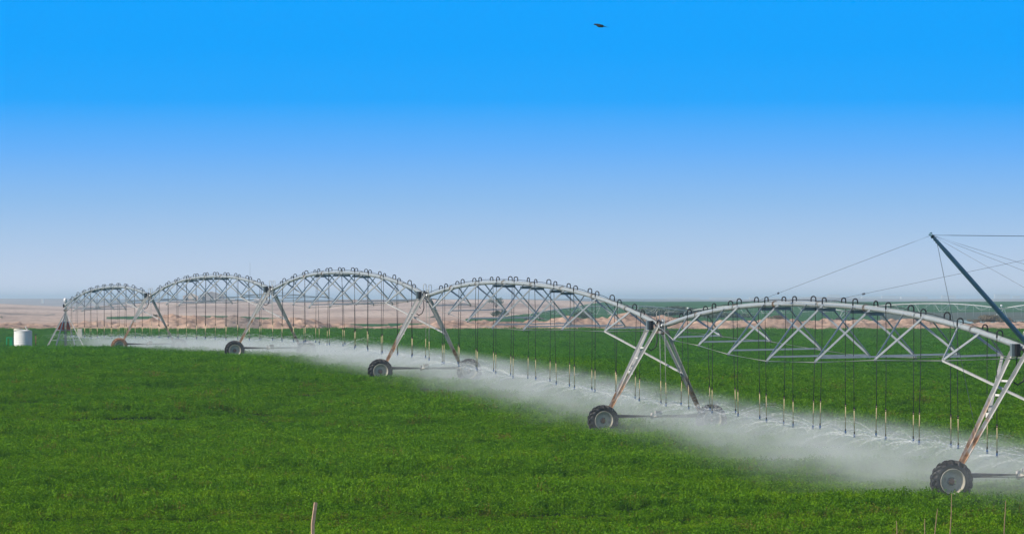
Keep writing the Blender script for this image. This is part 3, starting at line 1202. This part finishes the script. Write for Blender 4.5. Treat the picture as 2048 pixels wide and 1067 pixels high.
# ------------------------------------------------------------------ tank, crate, posts beside it
c = at(46, 694, 337)
c.z = gz(c.x, c.y)
root = empty('water_tank', c, 'white cylindrical plastic tank standing in the crop left of the pivot stand', 'tank')
mb = MB()
pr = [(0, .80)]
for k in range(9):
    z_ = .05 + k * .21
    pr += [(z_, .81), (z_ + .06, .785), (z_ + .14, .785)]
pr += [(1.86, .80), (1.92, .77), (1.98, .55), (2.02, .2), (2.03, 0)]
k_ = 1.86 / 2.03
mb.lathe(c, Z, [(a * k_ * .97, b * .96) for a, b in pr], 36)
mb.build('tank_body', M['tank'], root)
mb = MB()
mb.lathe(c + Vector((-.38, -.2, 1.70)), Z, [(0, .38), (.12, .38), (.17, .34), (.18, 0)], 20)
mb.build('lid', M['tanklid'], root)
mb = MB()
mb.tube([c + Vector((.33, -.2, 1.7)), c + Vector((.33, -.2, 1.92))], .05, 10)
mb.tube([c + Vector((.22, -.2, 1.95)), c + Vector((.45, -.2, 1.86))], .07, 10)
mb.tube([c + Vector((.26, -.2, 2.08)), c + Vector((.28, -.2, 2.0))], .09, 8)
mb.build('valve', M['rod'], root)
c = at(19, 694, 331)
c.z = gz(c.x, c.y)
root = empty('bottle_crate', c, 'green plastic frame crate beside the white tank', 'crate')
mb = MB()
for s_ in (-1, 1):
    mb.bar(c + Vector((s_ * .21, -.2, 0)), c + Vector((s_ * .21, -.2, 1.12)), .09, .05)
mb.bar(c + Vector((-.25, -.2, 1.1)), c + Vector((.25, -.2, 1.1)), .09, .09)
mb.bar(c + Vector((-.25, -.2, .3)), c + Vector((.25, -.2, .3)), .09, .09)
mb.build('front_frame', M['green'], root)
mb = MB()
mb.box(c + Vector((.22, .12, .56)), .1, .6, 1.1)
mb.box(c + Vector((.1, -.16, .58)), .16, .04, 1.0)
mb.build('side_panel', M['green'], root)
c = at(71.5, 694, 334)
c.z = gz(c.x, c.y)
root = empty('rusty_post', c, 'thin rusty post with a black cap between the tank and the pivot stand', 'post')
mb = MB()
mb.tube([c, c + Vector((.0, 0, 1.28))], .035, 6)
mb.build('pole', M['rustpost'], root)
mb = MB()
mb.tube([c + Vector((-.09, 0, 1.30)), c + Vector((.09, 0, 1.38))], .06, 8)
mb.build('cap', M['box'], root)

# foreground angle-iron post with its bent top
d0 = 74.0
p_top = at(631.5, 1004, d0)
p_bend = at(625.5, 1048, d0)
p_bot = at(626.0, 1120, d0)
p_bot = Vector((p_bend.x + .01, d0, gz(p_bend.x, d0) - .05))
mb = MB()
for a_, b_ in ((p_top, p_bend), (p_bend, p_bot)):
    mb.bar(a_, b_, .06, .056, up=Vector((.965, .26, 0)), seg=3)
po = mb.build('fence_post', M['brownpost'], None, loc=(p_bot.x, p_bot.y, p_bot.z))
tag(po, 'brown angle-iron fence post with a kinked top in the foreground crop', 'post')

# dry stems standing up in the nearest crop
stems = [(1904, 986, 1898, 1090, 'tallest dry brown weed stalk, standing in front of the nearest wheel rim'),
         (1876, 1016, 1862, 1090, 'dry weed stalk leaning right, just left of the tallest stalk'),
         (1849, 1036, 1851, 1090, 'thin dry weed stalk left of the leaning stalk'),
         (1793, 1040, 1795, 1090, 'leftmost short dry weed stalk near the bottom edge'),
         (2011, 1000, 2007, 1090, 'rightmost dry weed stalk, faint in the spray below the axle beam')]
for i, (x0, y0, x1, y1, lb) in enumerate(stems):
    dd = 82.0 + i
    a_ = at(x0, y0, dd)
    b_ = at(x1, y1, dd)
    b_.z = gz(b_.x, dd)
    mb = MB()
    rr = random.Random(i)
    pts = [b_.lerp(a_, t) + Vector((rr.gauss(0, .008), 0, 0)) for t in (0, .25, .5, .75, 1)]
    mb.tube(pts, [.016, .015, .013, .011, .006], 5)
    for t in (.45, .62, .8):
        q = b_.lerp(a_, t)
        mb.tube([q, q + Vector((rr.choice((-1, 1)) * .03, 0, .10))], [.004, .002], 4)
    st = mb.build('dry_stalk', M['stem'], None, loc=tuple(b_))
    tag(st, lb, 'stalk', 'dry weed stalks at the lower right')

# ------------------------------------------------------------------ bird
bc = at(1200, 51, 150)
root_b = bc
mb = MB()
body = [(-.235, .035, .012, .010), (-.215, .038, .030, .026), (-.185, .036, .040, .036), (-.15, .03, .042, .038), (-.08, .012, .066, .060), (0, -.005, .075, .066),
        (.08, -.02, .055, .045), (.15, -.035, .028, .024), (.22, -.052, .030, .008), (.30, -.07, .036, .006), (.33, -.075, .03, .004)]
vs, fs = [], []
for x, z, ry, rz_ in body:
    for k in range(12):
        an = 2 * math.pi * k / 12
        vs.append(bc + Vector((x, math.cos(an) * ry, z + math.sin(an) * rz_ * .8)))
for i in range(len(body) - 1):
    for k in range(12):
        k2 = (k + 1) % 12
        fs.append((i * 12 + k, i * 12 + k2, (i + 1) * 12 + k2, (i + 1) * 12 + k))
fs.append(tuple(range(12)))
fs.append(tuple(range((len(body) - 1) * 12, len(body) * 12)))
mb.add(vs, fs, sm=True)
for s_ in (-1, 1):        # wings on the down stroke, cupped below the body
    prof = [(0, -.13, .10, .02, .03), (.10, -.14, .11, -.01, .02), (.20, -.11, .12, -.06, .014), (.30, -.06, .13, -.105, .008), (.36, .0, .12, -.12, .004)]
    v2, f2 = [], []
    for y_, xl, xt, z_, th in prof:
        for x_, zz in ((xl, 0), ((xl + xt) / 2 - .04, th), (xt, 0), ((xl + xt) / 2 - .04, -th)):
            v2.append(bc + Vector((x_, s_ * (y_ + .03), z_ * .5 + .01 + zz * .7)))
    for i in range(4):
        for k in range(4):
            k2 = (k + 1) % 4
            f2.append((i * 4 + k, i * 4 + k2, (i + 1) * 4 + k2, (i + 1) * 4 + k))
    f2.append((16, 17, 18, 19))
    f2.append((3, 2, 1, 0))
    mb.add(v2, f2, sm=True)
mb.add([bc + Vector(v) for v in ((-.232, -.008, .034), (-.232, .008, .034), (-.232, 0, .044), (-.262, 0, .034))], [(0, 1, 3), (1, 2, 3), (2, 0, 3), (0, 2, 1)])
bo = mb.build('bird', M['bird'], None, loc=tuple(bc))
tag(bo, 'small dark bird flying left high in the blue sky', 'bird')

# ------------------------------------------------------------------ far second pivot machine
FD = 840.0


def far_span(A, B, label):
    L = Line(A, B, 1.3)
    base = L.p(.5)
    root = empty('distant_pivot_span', (base.x, base.y, -4.6), label, 'irrigation span', 'spans of the distant pivot')
    mb = MB()
    mb.tube([L.p(k / 24) for k in range(25)], .125, 8)
    mb.build('pipe', M['farsteel'], root)
    tr = MB()
    for k in range(1, 8):
        for side in (1, -1):
            nd = L.p(k / 8, side * HW[k - 1], -DP[k - 1])
            for s_ in (-.4, .4):
                tr.bar(L.p((k + s_) / 8, 0, 0), nd, .05, .05)
        tr.bar(L.p(k / 8, HW[k - 1], -DP[k - 1]), L.p(k / 8, -HW[k - 1], -DP[k - 1]), .05, .05)
    for side in (1, -1):
        pts = [L.p(.01, 0, -.1)] + [L.p(k / 8, side * HW[k - 1], -DP[k - 1]) for k in range(1, 8)] + [L.p(.99, 0, -.1)]
        for a_, b_ in zip(pts[:-1], pts[1:]):
            tr.tube([a_, b_], .02, 4)
    tr.build('truss', M['farsteel'], root)
    for k in range(20):
        dr = MB()
        t_ = (k + .5) / 20
        p = L.p(t_, .15, .2)
        dr.tube([L.p(t_, 0, .1), L.p(t_, .08, .28), p, Vector((p.x, p.y, -3.6))], .022, 4)
        dr.build('sprinkler_drop', M['farsteel'], root)
    return root


def far_tower(P, label, zg=-4.9):
    root = empty('distant_drive_tower', (P.x, P.y, zg), label, 'drive tower', 'towers of the distant pivot')
    e = Vector((0, 1, 0))
    l = Vector((-1, 0, 0))
    # this machine runs across the view, so its wheelbase is turned away
    ax = Vector((.8, .6, 0))
    for s_ in (-1, 1):
        for q in (-.5, .5):
            mb = MB()
            mb.bar(P + Vector((q, 0, 0)), Vector((P.x, P.y, zg + .6)) + ax * s_ * 1.9, .1, .1)
            mb.build('leg', M['farsteel'], root)
        mb = MB()
        c = Vector((P.x, P.y, zg + .52)) + ax * s_ * 2.1
        mb.lathe(c - Vector((0, .15, 0)), e, [(0, 0), (0, .33), (.0, .5), (.05, .56), (.25, .56), (.3, .5), (.3, .33), (.3, 0)], 16)
        mb.build('wheel', M['rubber'], root)
    mb = MB()
    mb.tube([Vector((P.x, P.y, zg + .7)) + ax * 2, Vector((P.x, P.y, zg + .7)) - ax * 2], .09, 6)
    mb.build('base_beam', M['farsteel'], root)
    mb = MB()
    mb.tube([P + Vector((0, 0, .1)), P + Vector((0, 0, .5))], .05, 5)
    mb.lathe(P + Vector((0, 0, .45)), Vector((0, 0, 1)), [(0, 0), (.05, .2), (.2, .26), (.35, .2), (.42, 0)], 10)
    mb.build('lamp', M['whitelamp'], root)
    return root


fp = [at(1068, 626, 830), at(1376, 622, 850), at(1690, 622, 835), at(2003, 617, 820), at(2330, 616, 800)]
fl_lab = ['leftmost distant irrigation span, a pale line against the far green field',
          'distant irrigation span behind the crest of the nearest truss',
          'distant irrigation span running up to the tower with a white lamp behind the mast',
          'distant irrigation span leaving the right edge of the picture']
for i in range(4):
    far_span(fp[i], fp[i + 1], fl_lab[i])
ft_lab = ['leftmost distant tower, by the earth berm', 'distant tower behind the junction of the second nearest tower',
          'distant tower with a white lamp seen through the nearest span', 'distant tower with a white lamp just behind the leaning mast']
for i in range(4):
    far_tower(fp[i], ft_lab[i])

# ------------------------------------------------------------------ trees and bushes far behind
M['bush'] = leaf_material('bush_leaf', (.085, .12, .085), (.12, .16, .11), (.16, .20, .14))
M['scrub'] = leaf_material('dry_scrub_leaf', (.17, .15, .11), (.24, .21, .15), (.30, .26, .19))
M['bark'] = mat('bark', (.12, .09, .07), .9)


def make_tree(px, pyb, d, w, h, name, label, cat, m='bush', n=1400, group=None, trunk=True, zb=None):
    b = at(px, pyb, d)
    if zb is not None:
        b.z = zb
    root = empty(name, b, label, cat, group)
    r = random.Random(int(px))
    tb = MB()
    for k in range(5 if trunk else 3):
        a_ = r.uniform(0, 6.28)
        tip = b + Vector((math.cos(a_) * w * .22, math.sin(a_) * w * .22, h * r.uniform(.45, .7)))
        tb.tube([b - Vector((0, 0, .2)), b.lerp(tip, .5) + Vector((r.gauss(0, .03) * w, 0, 0)), tip], [h * .035, h * .022, h * .008], 6)
    tb.build('trunk' if trunk else 'branches', M['bark'], root)
    lobes = []
    for k in range(9):
        lobes.append((r.uniform(-.36, .36) * w, r.uniform(-.36, .36) * w, h * r.uniform(.35, .78), r.uniform(.16, .28) * w, r.uniform(.14, .24) * h))
    cr = MB()
    vs, fs = [], []
    for k in range(n):
        lx, ly, lz, lr, lh = r.choice(lobes)
        v = Vector((r.gauss(0, 1), r.gauss(0, 1), r.gauss(0, 1))).normalized() * (r.random() ** .45)
        c = b + Vector((lx + v.x * lr, ly + v.y * lr, max(lz + v.z * lh, h * .05)))
        s_ = w * r.uniform(.012, .03)
        n_ = Vector((r.gauss(0, 1), r.gauss(0, 1), r.gauss(.5, 1))).normalized()
        a_ = n_.orthogonal().normalized() * s_
        b_ = n_.cross(a_)
        o = len(vs)
        vs += [c - a_, c + b_, c + a_, c - b_]
        fs.append((o, o + 1, o + 2, o + 3))
    cr.add(vs, fs)
    cr.build('crown', M[m], root)
    return root


make_tree(992, 614, 1350, 5.2, 3.6, 'tree', 'dark round tree alone on the sand plain seen through the second nearest span', 'tree')
make_tree(1000, 636, 760, 3.6, 1.6, 'bush', 'low green bush at the foot of the dirt berm, left of the far field', 'bush', trunk=False)
make_tree(1166, 642, 680, 3.2, 1.9, 'bush', 'dark bush behind the pointed heap of earth', 'bush', trunk=False)
make_tree(1350, 641, 900, 17, 3.5, 'tree', 'wide hazy grey-green tree clump behind the second nearest junction', 'tree', n=3800)
make_tree(1455, 641, 920, 11, 2.2, 'bush', 'long low grey-green thicket right of the wide hazy tree clump', 'bush', n=1800, trunk=False)
make_tree(318, 641, 700, 2.6, 1.3, 'bush', 'grey pointed bush right of the muddy-wheeled tower', 'bush', m='scrub', trunk=False)
make_tree(830, 641, 900, 3.4, 1.1, 'bush', 'low grey scrub on the sand hill left of the middle tower', 'bush', trunk=False)
make_tree(872, 642, 860, 3.4, 1.2, 'bush', 'low grey scrub on the sand hill right of the middle tower', 'bush', trunk=False)
make_tree(1948, 648, 640, 2.4, .9, 'bush', 'dark low bush on the berm left of the mast foot', 'bush', m='scrub', trunk=False)
make_tree(1985, 652, 640, 5.4, 2.1, 'bush', 'dry grey scrub thicket on the berm behind the mast', 'bush', m='scrub', n=2200, trunk=False)
make_tree(2030, 655, 640, 3.2, 1.4, 'bush', 'dry grey scrub at the right edge behind the mast foot', 'bush', m='scrub', trunk=False)
make_tree(1550, 641, 650, 3.4, 1.0, 'bush', 'dry scrub on the berm under the crest of the nearest span', 'bush', m='scrub', trunk=False)
make_tree(78, 652, 740, 1.0, .6, 'bush', 'tiny dark desert bush right of the white tank top', 'bush', trunk=False, n=400)
make_tree(42, 651, 760, .9, .4, 'bush', 'tiny dark desert bush above the white tank lid', 'bush', trunk=False, n=300)
make_tree(4, 637, 900, 1.6, .7, 'bush', 'tiny dark desert bush at the left edge of the picture', 'bush', trunk=False, n=300)
make_tree(340, 643, 650, 1.8, .5, 'bush', 'dark scrub on the berm right of the grey pointed bush', 'bush', m='scrub', trunk=False, n=400)
make_tree(452, 645, 630, 2.6, .7, 'bush', 'brown scrub on the berm left of the second tower from the left', 'bush', m='scrub', trunk=False, n=600)


# ------------------------------------------------------------------ far buildings
def building(px0, px1, py0, py1, d, label, wall='wall', gable=True, depth=None, doors=2):
    p0, p1 = at(px0, py1, d), at(px1, py1, d)
    top = at(px0, py0, d).z
    w = p1.x - p0.x
    dp = depth or max(w * .6, 4)
    cx = (p0.x + p1.x) / 2
    zb = p0.z - 2.5
    root = empty('distant_building', (cx, d, zb), label, 'building')
    mb = MB()
    hh = top - zb
    eh = hh * (.78 if gable else .92)
    vs = [Vector((cx - w / 2, d, zb)), Vector((cx + w / 2, d, zb)), Vector((cx + w / 2, d + dp, zb)), Vector((cx - w / 2, d + dp, zb))]
    vs += [v + Vector((0, 0, eh)) for v in vs]
    fs = [(0, 1, 5, 4), (1, 2, 6, 5), (2, 3, 7, 6), (3, 0, 4, 7)]
    if gable:
        vs += [Vector((cx, d, zb + hh - .05)), Vector((cx, d + dp, zb + hh - .05))]
        fs += [(4, 5, 8), (6, 7, 9)]
    mb.add(vs, fs)
    mb.build('wall', M[wall], root)
    rf = MB()
    ov = .15
    if gable:
        for s_ in (-1, 1):
            e0 = Vector((cx + s_ * (w / 2 + ov), d - ov, zb + eh - .1))
            rf.add([e0, e0 + Vector((0, dp + 2 * ov, 0)), Vector((cx, d + dp + ov, zb + hh)), Vector((cx, d - ov, zb + hh)),
                    e0 + Vector((0, 0, .2)), e0 + Vector((0, dp + 2 * ov, .2)), Vector((cx, d + dp + ov, zb + hh + .2)), Vector((cx, d - ov, zb + hh + .2))],
                   [(0, 1, 2, 3), (4, 7, 6, 5), (0, 4, 5, 1), (3, 2, 6, 7), (0, 3, 7, 4), (1, 5, 6, 2)])
    else:
        rf.box(Vector((cx, d + dp / 2, zb + hh * .95)), w + 2 * ov, dp + 2 * ov, hh * .10)
    rf.build('roof', M['roof'], root)
    for k in range(doors):
        mb = MB()
        x = cx - w / 2 + w * (k + .5) / doors
        mb.box(Vector((x, d - .03, zb + 2.5 + (hh - 2.5) * .3)), w / doors * .35, .1, (hh - 2.5) * .4)
        mb.build('window', M['dark'], root)
    return root


building(366, 396, 586, 602, 1780, 'pale gabled building on the far ridge, left of the larger grey one')
building(399, 447, 583, 602, 1800, 'large pale grey hall on the far ridge behind the second span from the left', wall='wallg', doors=3)
building(508, 543, 597, 610, 1640, 'long low blue-grey shed with a white roof behind the second tower from the left', wall='wallg', gable=False, doors=3)
building(83, 87, 597, 600.5, 3600, 'tiny white building far out on the hazy plain above the tank', wall='roof', gable=False, doors=0)
building(425, 470, 597, 603, 1780, 'low pale shed right of the large grey hall on the ridge', gable=False, doors=2)
horizon_b = [(1656, 1680, 588), (1700, 1722, 591), (1724, 1760, 592), (1764, 1800, 591), (1803, 1856, 592.5), (1884, 1912, 590),
             (1990, 2020, 588), (2026, 2040, 591), (1590, 1640, 592), (1500, 1560, 594), (1420, 1480, 594.5), (1330, 1400, 595)]
for i, (a_, b_, t_) in enumerate(horizon_b):
    lb = 'small whitish building blurred on the hazy horizon right of the leaning mast' if a_ > 1950 else 'pale whitish building blurred in a row on the hazy horizon behind the nearest span'
    ob = building(a_, b_, t_, 598, 7000 + 40 * i, lb, wall='roof', gable=False, doors=0)
    ob['group'] = 'buildings on the hazy horizon right of the mast' if a_ > 1950 else 'buildings on the hazy horizon behind the nearest span'

mb = MB()
mp = at(500, 603, 1790)
for k in range(3):
    an = k * 2.094
    mb.tube([mp + Vector((math.cos(an) * .35, math.sin(an) * .35, -1)), mp + Vector((math.cos(an) * .12, math.sin(an) * .12, 17.5))], .018, 4)
for k in range(16):
    z_ = k * 1.1
    q = [mp + Vector((math.cos(j * 2.094) * (.35 - .014 * k), math.sin(j * 2.094) * (.35 - .014 * k), z_ + (j % 2) * .5)) for j in range(3)]
    for j in range(3):
        mb.tube([q[j], q[(j + 1) % 3]], .008, 4)
mo = mb.build('antenna_mast', M['cable'], None, loc=tuple(mp))
tag(mo, 'thin faint lattice antenna mast rising above the far ridge', 'mast')

# ------------------------------------------------------------------ spray: jets of drops from every nozzle
M['water'] = bpy.data.materials.new('water_drops')
M['water'].use_nodes = True
b_ = M['water'].node_tree.nodes['Principled BSDF']
b_.inputs['Base Color'].default_value = (.92, .95, .97, 1)
b_.inputs['Roughness'].default_value = .3
b_.inputs['Specular IOR Level'].default_value = .6

r = random.Random(99)
vs, fs = [], []


def streak(p, q, w):
    o = len(vs)
    d = (q - p)
    a_ = Vector((d.y, -d.x, 0))
    if a_.length < 1e-6:
        a_ = Vector((1, 0, 0))
    a_ = a_.normalized() * w
    b2 = d.cross(a_).normalized() * w
    m_ = p.lerp(q, .5)
    vs.extend([tuple(p), tuple(m_ + a_), tuple(m_ - a_ * .5 + b2), tuple(m_ - a_ * .5 - b2), tuple(q)])
    for i_ in range(3):
        j_ = (i_ + 1) % 3
        fs.append((o, o + 1 + i_, o + 1 + j_))
        fs.append((o + 4, o + 1 + j_, o + 1 + i_))


for bi, bot in enumerate(NOZ):
    near_n = bot.y < 200
    nj = 12
    ph = r.random() * 6.28
    for j in range(nj):
        th = ph + 2 * math.pi * j / nj + r.gauss(0, .06)
        v0 = r.uniform(5.0, 7.0)
        elv = math.radians(r.uniform(-4, 26))
        vh, vz = v0 * math.cos(elv), v0 * math.sin(elv)
        hd_ = Vector((math.cos(th), math.sin(th), 0))
        drag = r.uniform(1.0, 1.7)
        tt = 0.0
        prev = None
        while tt < 1.0:
            x = vh / drag * (1 - math.exp(-drag * tt))
            z = vz * tt - 4.905 * tt * tt
            wind = Vector((-.35, -.15, 0)) * tt * tt
            c = bot + hd_ * x + wind + Vector((0, 0, z))
            if z < -.30 or tt > .42:
                break
            if prev is not None:
                spread = .004 + .08 * tt
                cnt = 4 if near_n else 2
                for q in range(cnt):
                    jit = Vector((r.gauss(0, spread), r.gauss(0, spread), r.gauss(0, spread * .7)))
                    streak(prev + jit, c + jit, (.0016 if near_n else .0024) * (1 if tt < .15 else .75))
            prev = c
            tt += .03 if near_n else .06
me = bpy.data.meshes.new('water_spray')
me.from_pydata(vs, [], fs)
me.materials.append(M['water'])
so = bpy.data.objects.new('water_spray', me)
COL.objects.link(so)
tag(so, 'jets of water drops thrown out by the sprinkler nozzles', 'spray', kind='stuff')

# ------------------------------------------------------------------ fine mist drifting along each span
def mist_material(left, dens, widen=0.0, ln=40.0):
    m = bpy.data.materials.new('water_mist')
    m.use_nodes = True
    n, l = m.node_tree.nodes, m.node_tree.links
    n.clear()
    o = n.new('ShaderNodeOutputMaterial')
    v = n.new('ShaderNodeVolumePrincipled')
    v.inputs['Color'].default_value = (.955, .995, 1.0, 1)
    v.inputs['Anisotropy'].default_value = -.15
    tc_ = n.new('ShaderNodeTexCoord')
    sp = n.new('ShaderNodeSeparateXYZ')
    l.new(tc_.outputs['Object'], sp.inputs[0])

    def mrange(src, a, b, c=0.0, d=1.0, smooth=True):
        x = n.new('ShaderNodeMapRange')
        if smooth:
            x.interpolation_type = 'SMOOTHSTEP'
        x.inputs['From Min'].default_value = a
        x.inputs['From Max'].default_value = b
        x.inputs['To Min'].default_value = c
        x.inputs['To Max'].default_value = d
        l.new(src, x.inputs['Value'])
        return x.outputs[0]

    def mul(a, b):
        x = n.new('ShaderNodeMath')
        x.operation = 'MULTIPLY'
        l.new(a, x.inputs[0])
        if isinstance(b, float):
            x.inputs[1].default_value = b
        else:
            l.new(b, x.inputs[1])
        return x.outputs[0]
    # local y: metres to the left (down wind) of the pipe, local z: height over ground
    wd_ = n.new('ShaderNodeMath')
    wd_.operation = 'MULTIPLY_ADD'                  # the drift spreads wider towards the near end
    l.new(sp.outputs['X'], wd_.inputs[0])
    wd_.inputs[1].default_value = widen / ln
    l.new(sp.outputs['Y'], wd_.inputs[2])
    lt = mrange(wd_.outputs[0], left, -1.2)
    lat = mul(mul(lt, lt), mrange(sp.outputs['Y'], -6.2, -3.2))
    hgt = mul(mrange(sp.outputs['Z'], 1.30, .70), mrange(sp.outputs['Z'], -.2, .9, .35, 1.0))
    g = n.new('ShaderNodeNewGeometry')
    ns = n.new('ShaderNodeTexNoise')
    ns.inputs['Scale'].default_value = .55
    ns.inputs['Detail'].default_value = 2.5
    sc_ = n.new('ShaderNodeVectorMath')
    sc_.operation = 'MULTIPLY'
    sc_.inputs[1].default_value = (1, .6, 1.6)
    l.new(g.outputs['Position'], sc_.inputs[0])
    l.new(sc_.outputs[0], ns.inputs['Vector'])
    nz = mrange(ns.outputs['Fac'], .36, .66, .3, 1.7, False)
    den = mul(mul(mul(lat, hgt), nz), dens)
    l.new(den, v.inputs['Density'])
    l.new(v.outputs[0], o.inputs['Volume'])
    m.cycles.volume_step_rate = .25
    return m


MIST = [mist_material(5.2, .094, 3.6, 41), mist_material(4.7, .104, 1.6, 38), mist_material(4.2, .108, .8, 46), mist_material(3.8, .090, .3, 50), mist_material(3.0, .048), mist_material(6.6, .072)]
mist_labels = ['white water mist under the nearest span', 'white water mist under the second nearest span', 'white water mist under the middle span',
               'white water mist under the second span from the left', 'thin water mist under the farthest span', 'water mist under the end boom at the right edge']
segs = [(T[i + 1], T[i]) for i in range(5)] + [(T[0], Jn + OE * 18)]
lcut = []
for i, (A, B) in enumerate(segs):
    a = Vector((A.x, A.y, A.z - LEG_H))
    b = Vector((B.x, B.y, B.z - LEG_H))
    if i == 4:
        a.z = gz(a.x, a.y)
    if i == 5:
        b.z = gz(b.x, b.y)
    if i == 4:
        a = a.lerp(b, .10)
    X = (a - b).normalized()                       # local x runs back up the pipe, local y to the camera's left
    Y = Vector((0, 0, 1)).cross(X).normalized()
    Zx = X.cross(Y)
    Rm = Matrix((X, Y, Zx)).transposed()
    ln = (b - a).length
    sgn = -1
    me = bpy.data.meshes.new('water_mist')
    x0, x1 = 0.0, sgn * ln
    pv = []
    for x in (x0, x1):
        pv += [(x, -6.5, -.25), (x, 9.4, -.25), (x, 9.4, .8), (x, 8.0, 1.5), (x, -5.5, 1.5), (x, -6.5, .9)]
    pf = [(5, 4, 3, 2, 1, 0), (6, 7, 8, 9, 10, 11)] + [(k, (k + 1) % 6, (k + 1) % 6 + 6, k + 6) for k in range(6)]
    me.from_pydata(pv, [], pf)
    import bmesh
    bmm = bmesh.new()
    bmm.from_mesh(me)
    bmesh.ops.recalc_face_normals(bmm, faces=bmm.faces)
    bmm.to_mesh(me)
    bmm.free()
    me.materials.append(MIST[i])
    o = bpy.data.objects.new('water_mist', me)
    o.matrix_world = Matrix.Translation(a) @ Rm.to_4x4()
    COL.objects.link(o)
    tag(o, mist_labels[i], 'mist', 'water mist along the machine', 'stuff')

# ------------------------------------------------------------------ air
hm = bpy.data.materials.new('haze')
hm.use_nodes = True
n, l = hm.node_tree.nodes, hm.node_tree.links
n.clear()
o_ = n.new('ShaderNodeOutputMaterial')
v_ = n.new('ShaderNodeVolumePrincipled')
v_.inputs['Color'].default_value = (.62, .84, 1.0, 1)
v_.inputs['Density'].default_value = .0002
v_.inputs['Anisotropy'].default_value = 0.0
l.new(v_.outputs[0], o_.inputs['Volume'])
mb = MB()
mb.box(Vector((0, 8000, 1)), 16000, 17000, 23)
hz_ = mb.build('haze', hm, None)
tag(hz_, 'pale bluish haze over the plain', 'haze', kind='stuff')
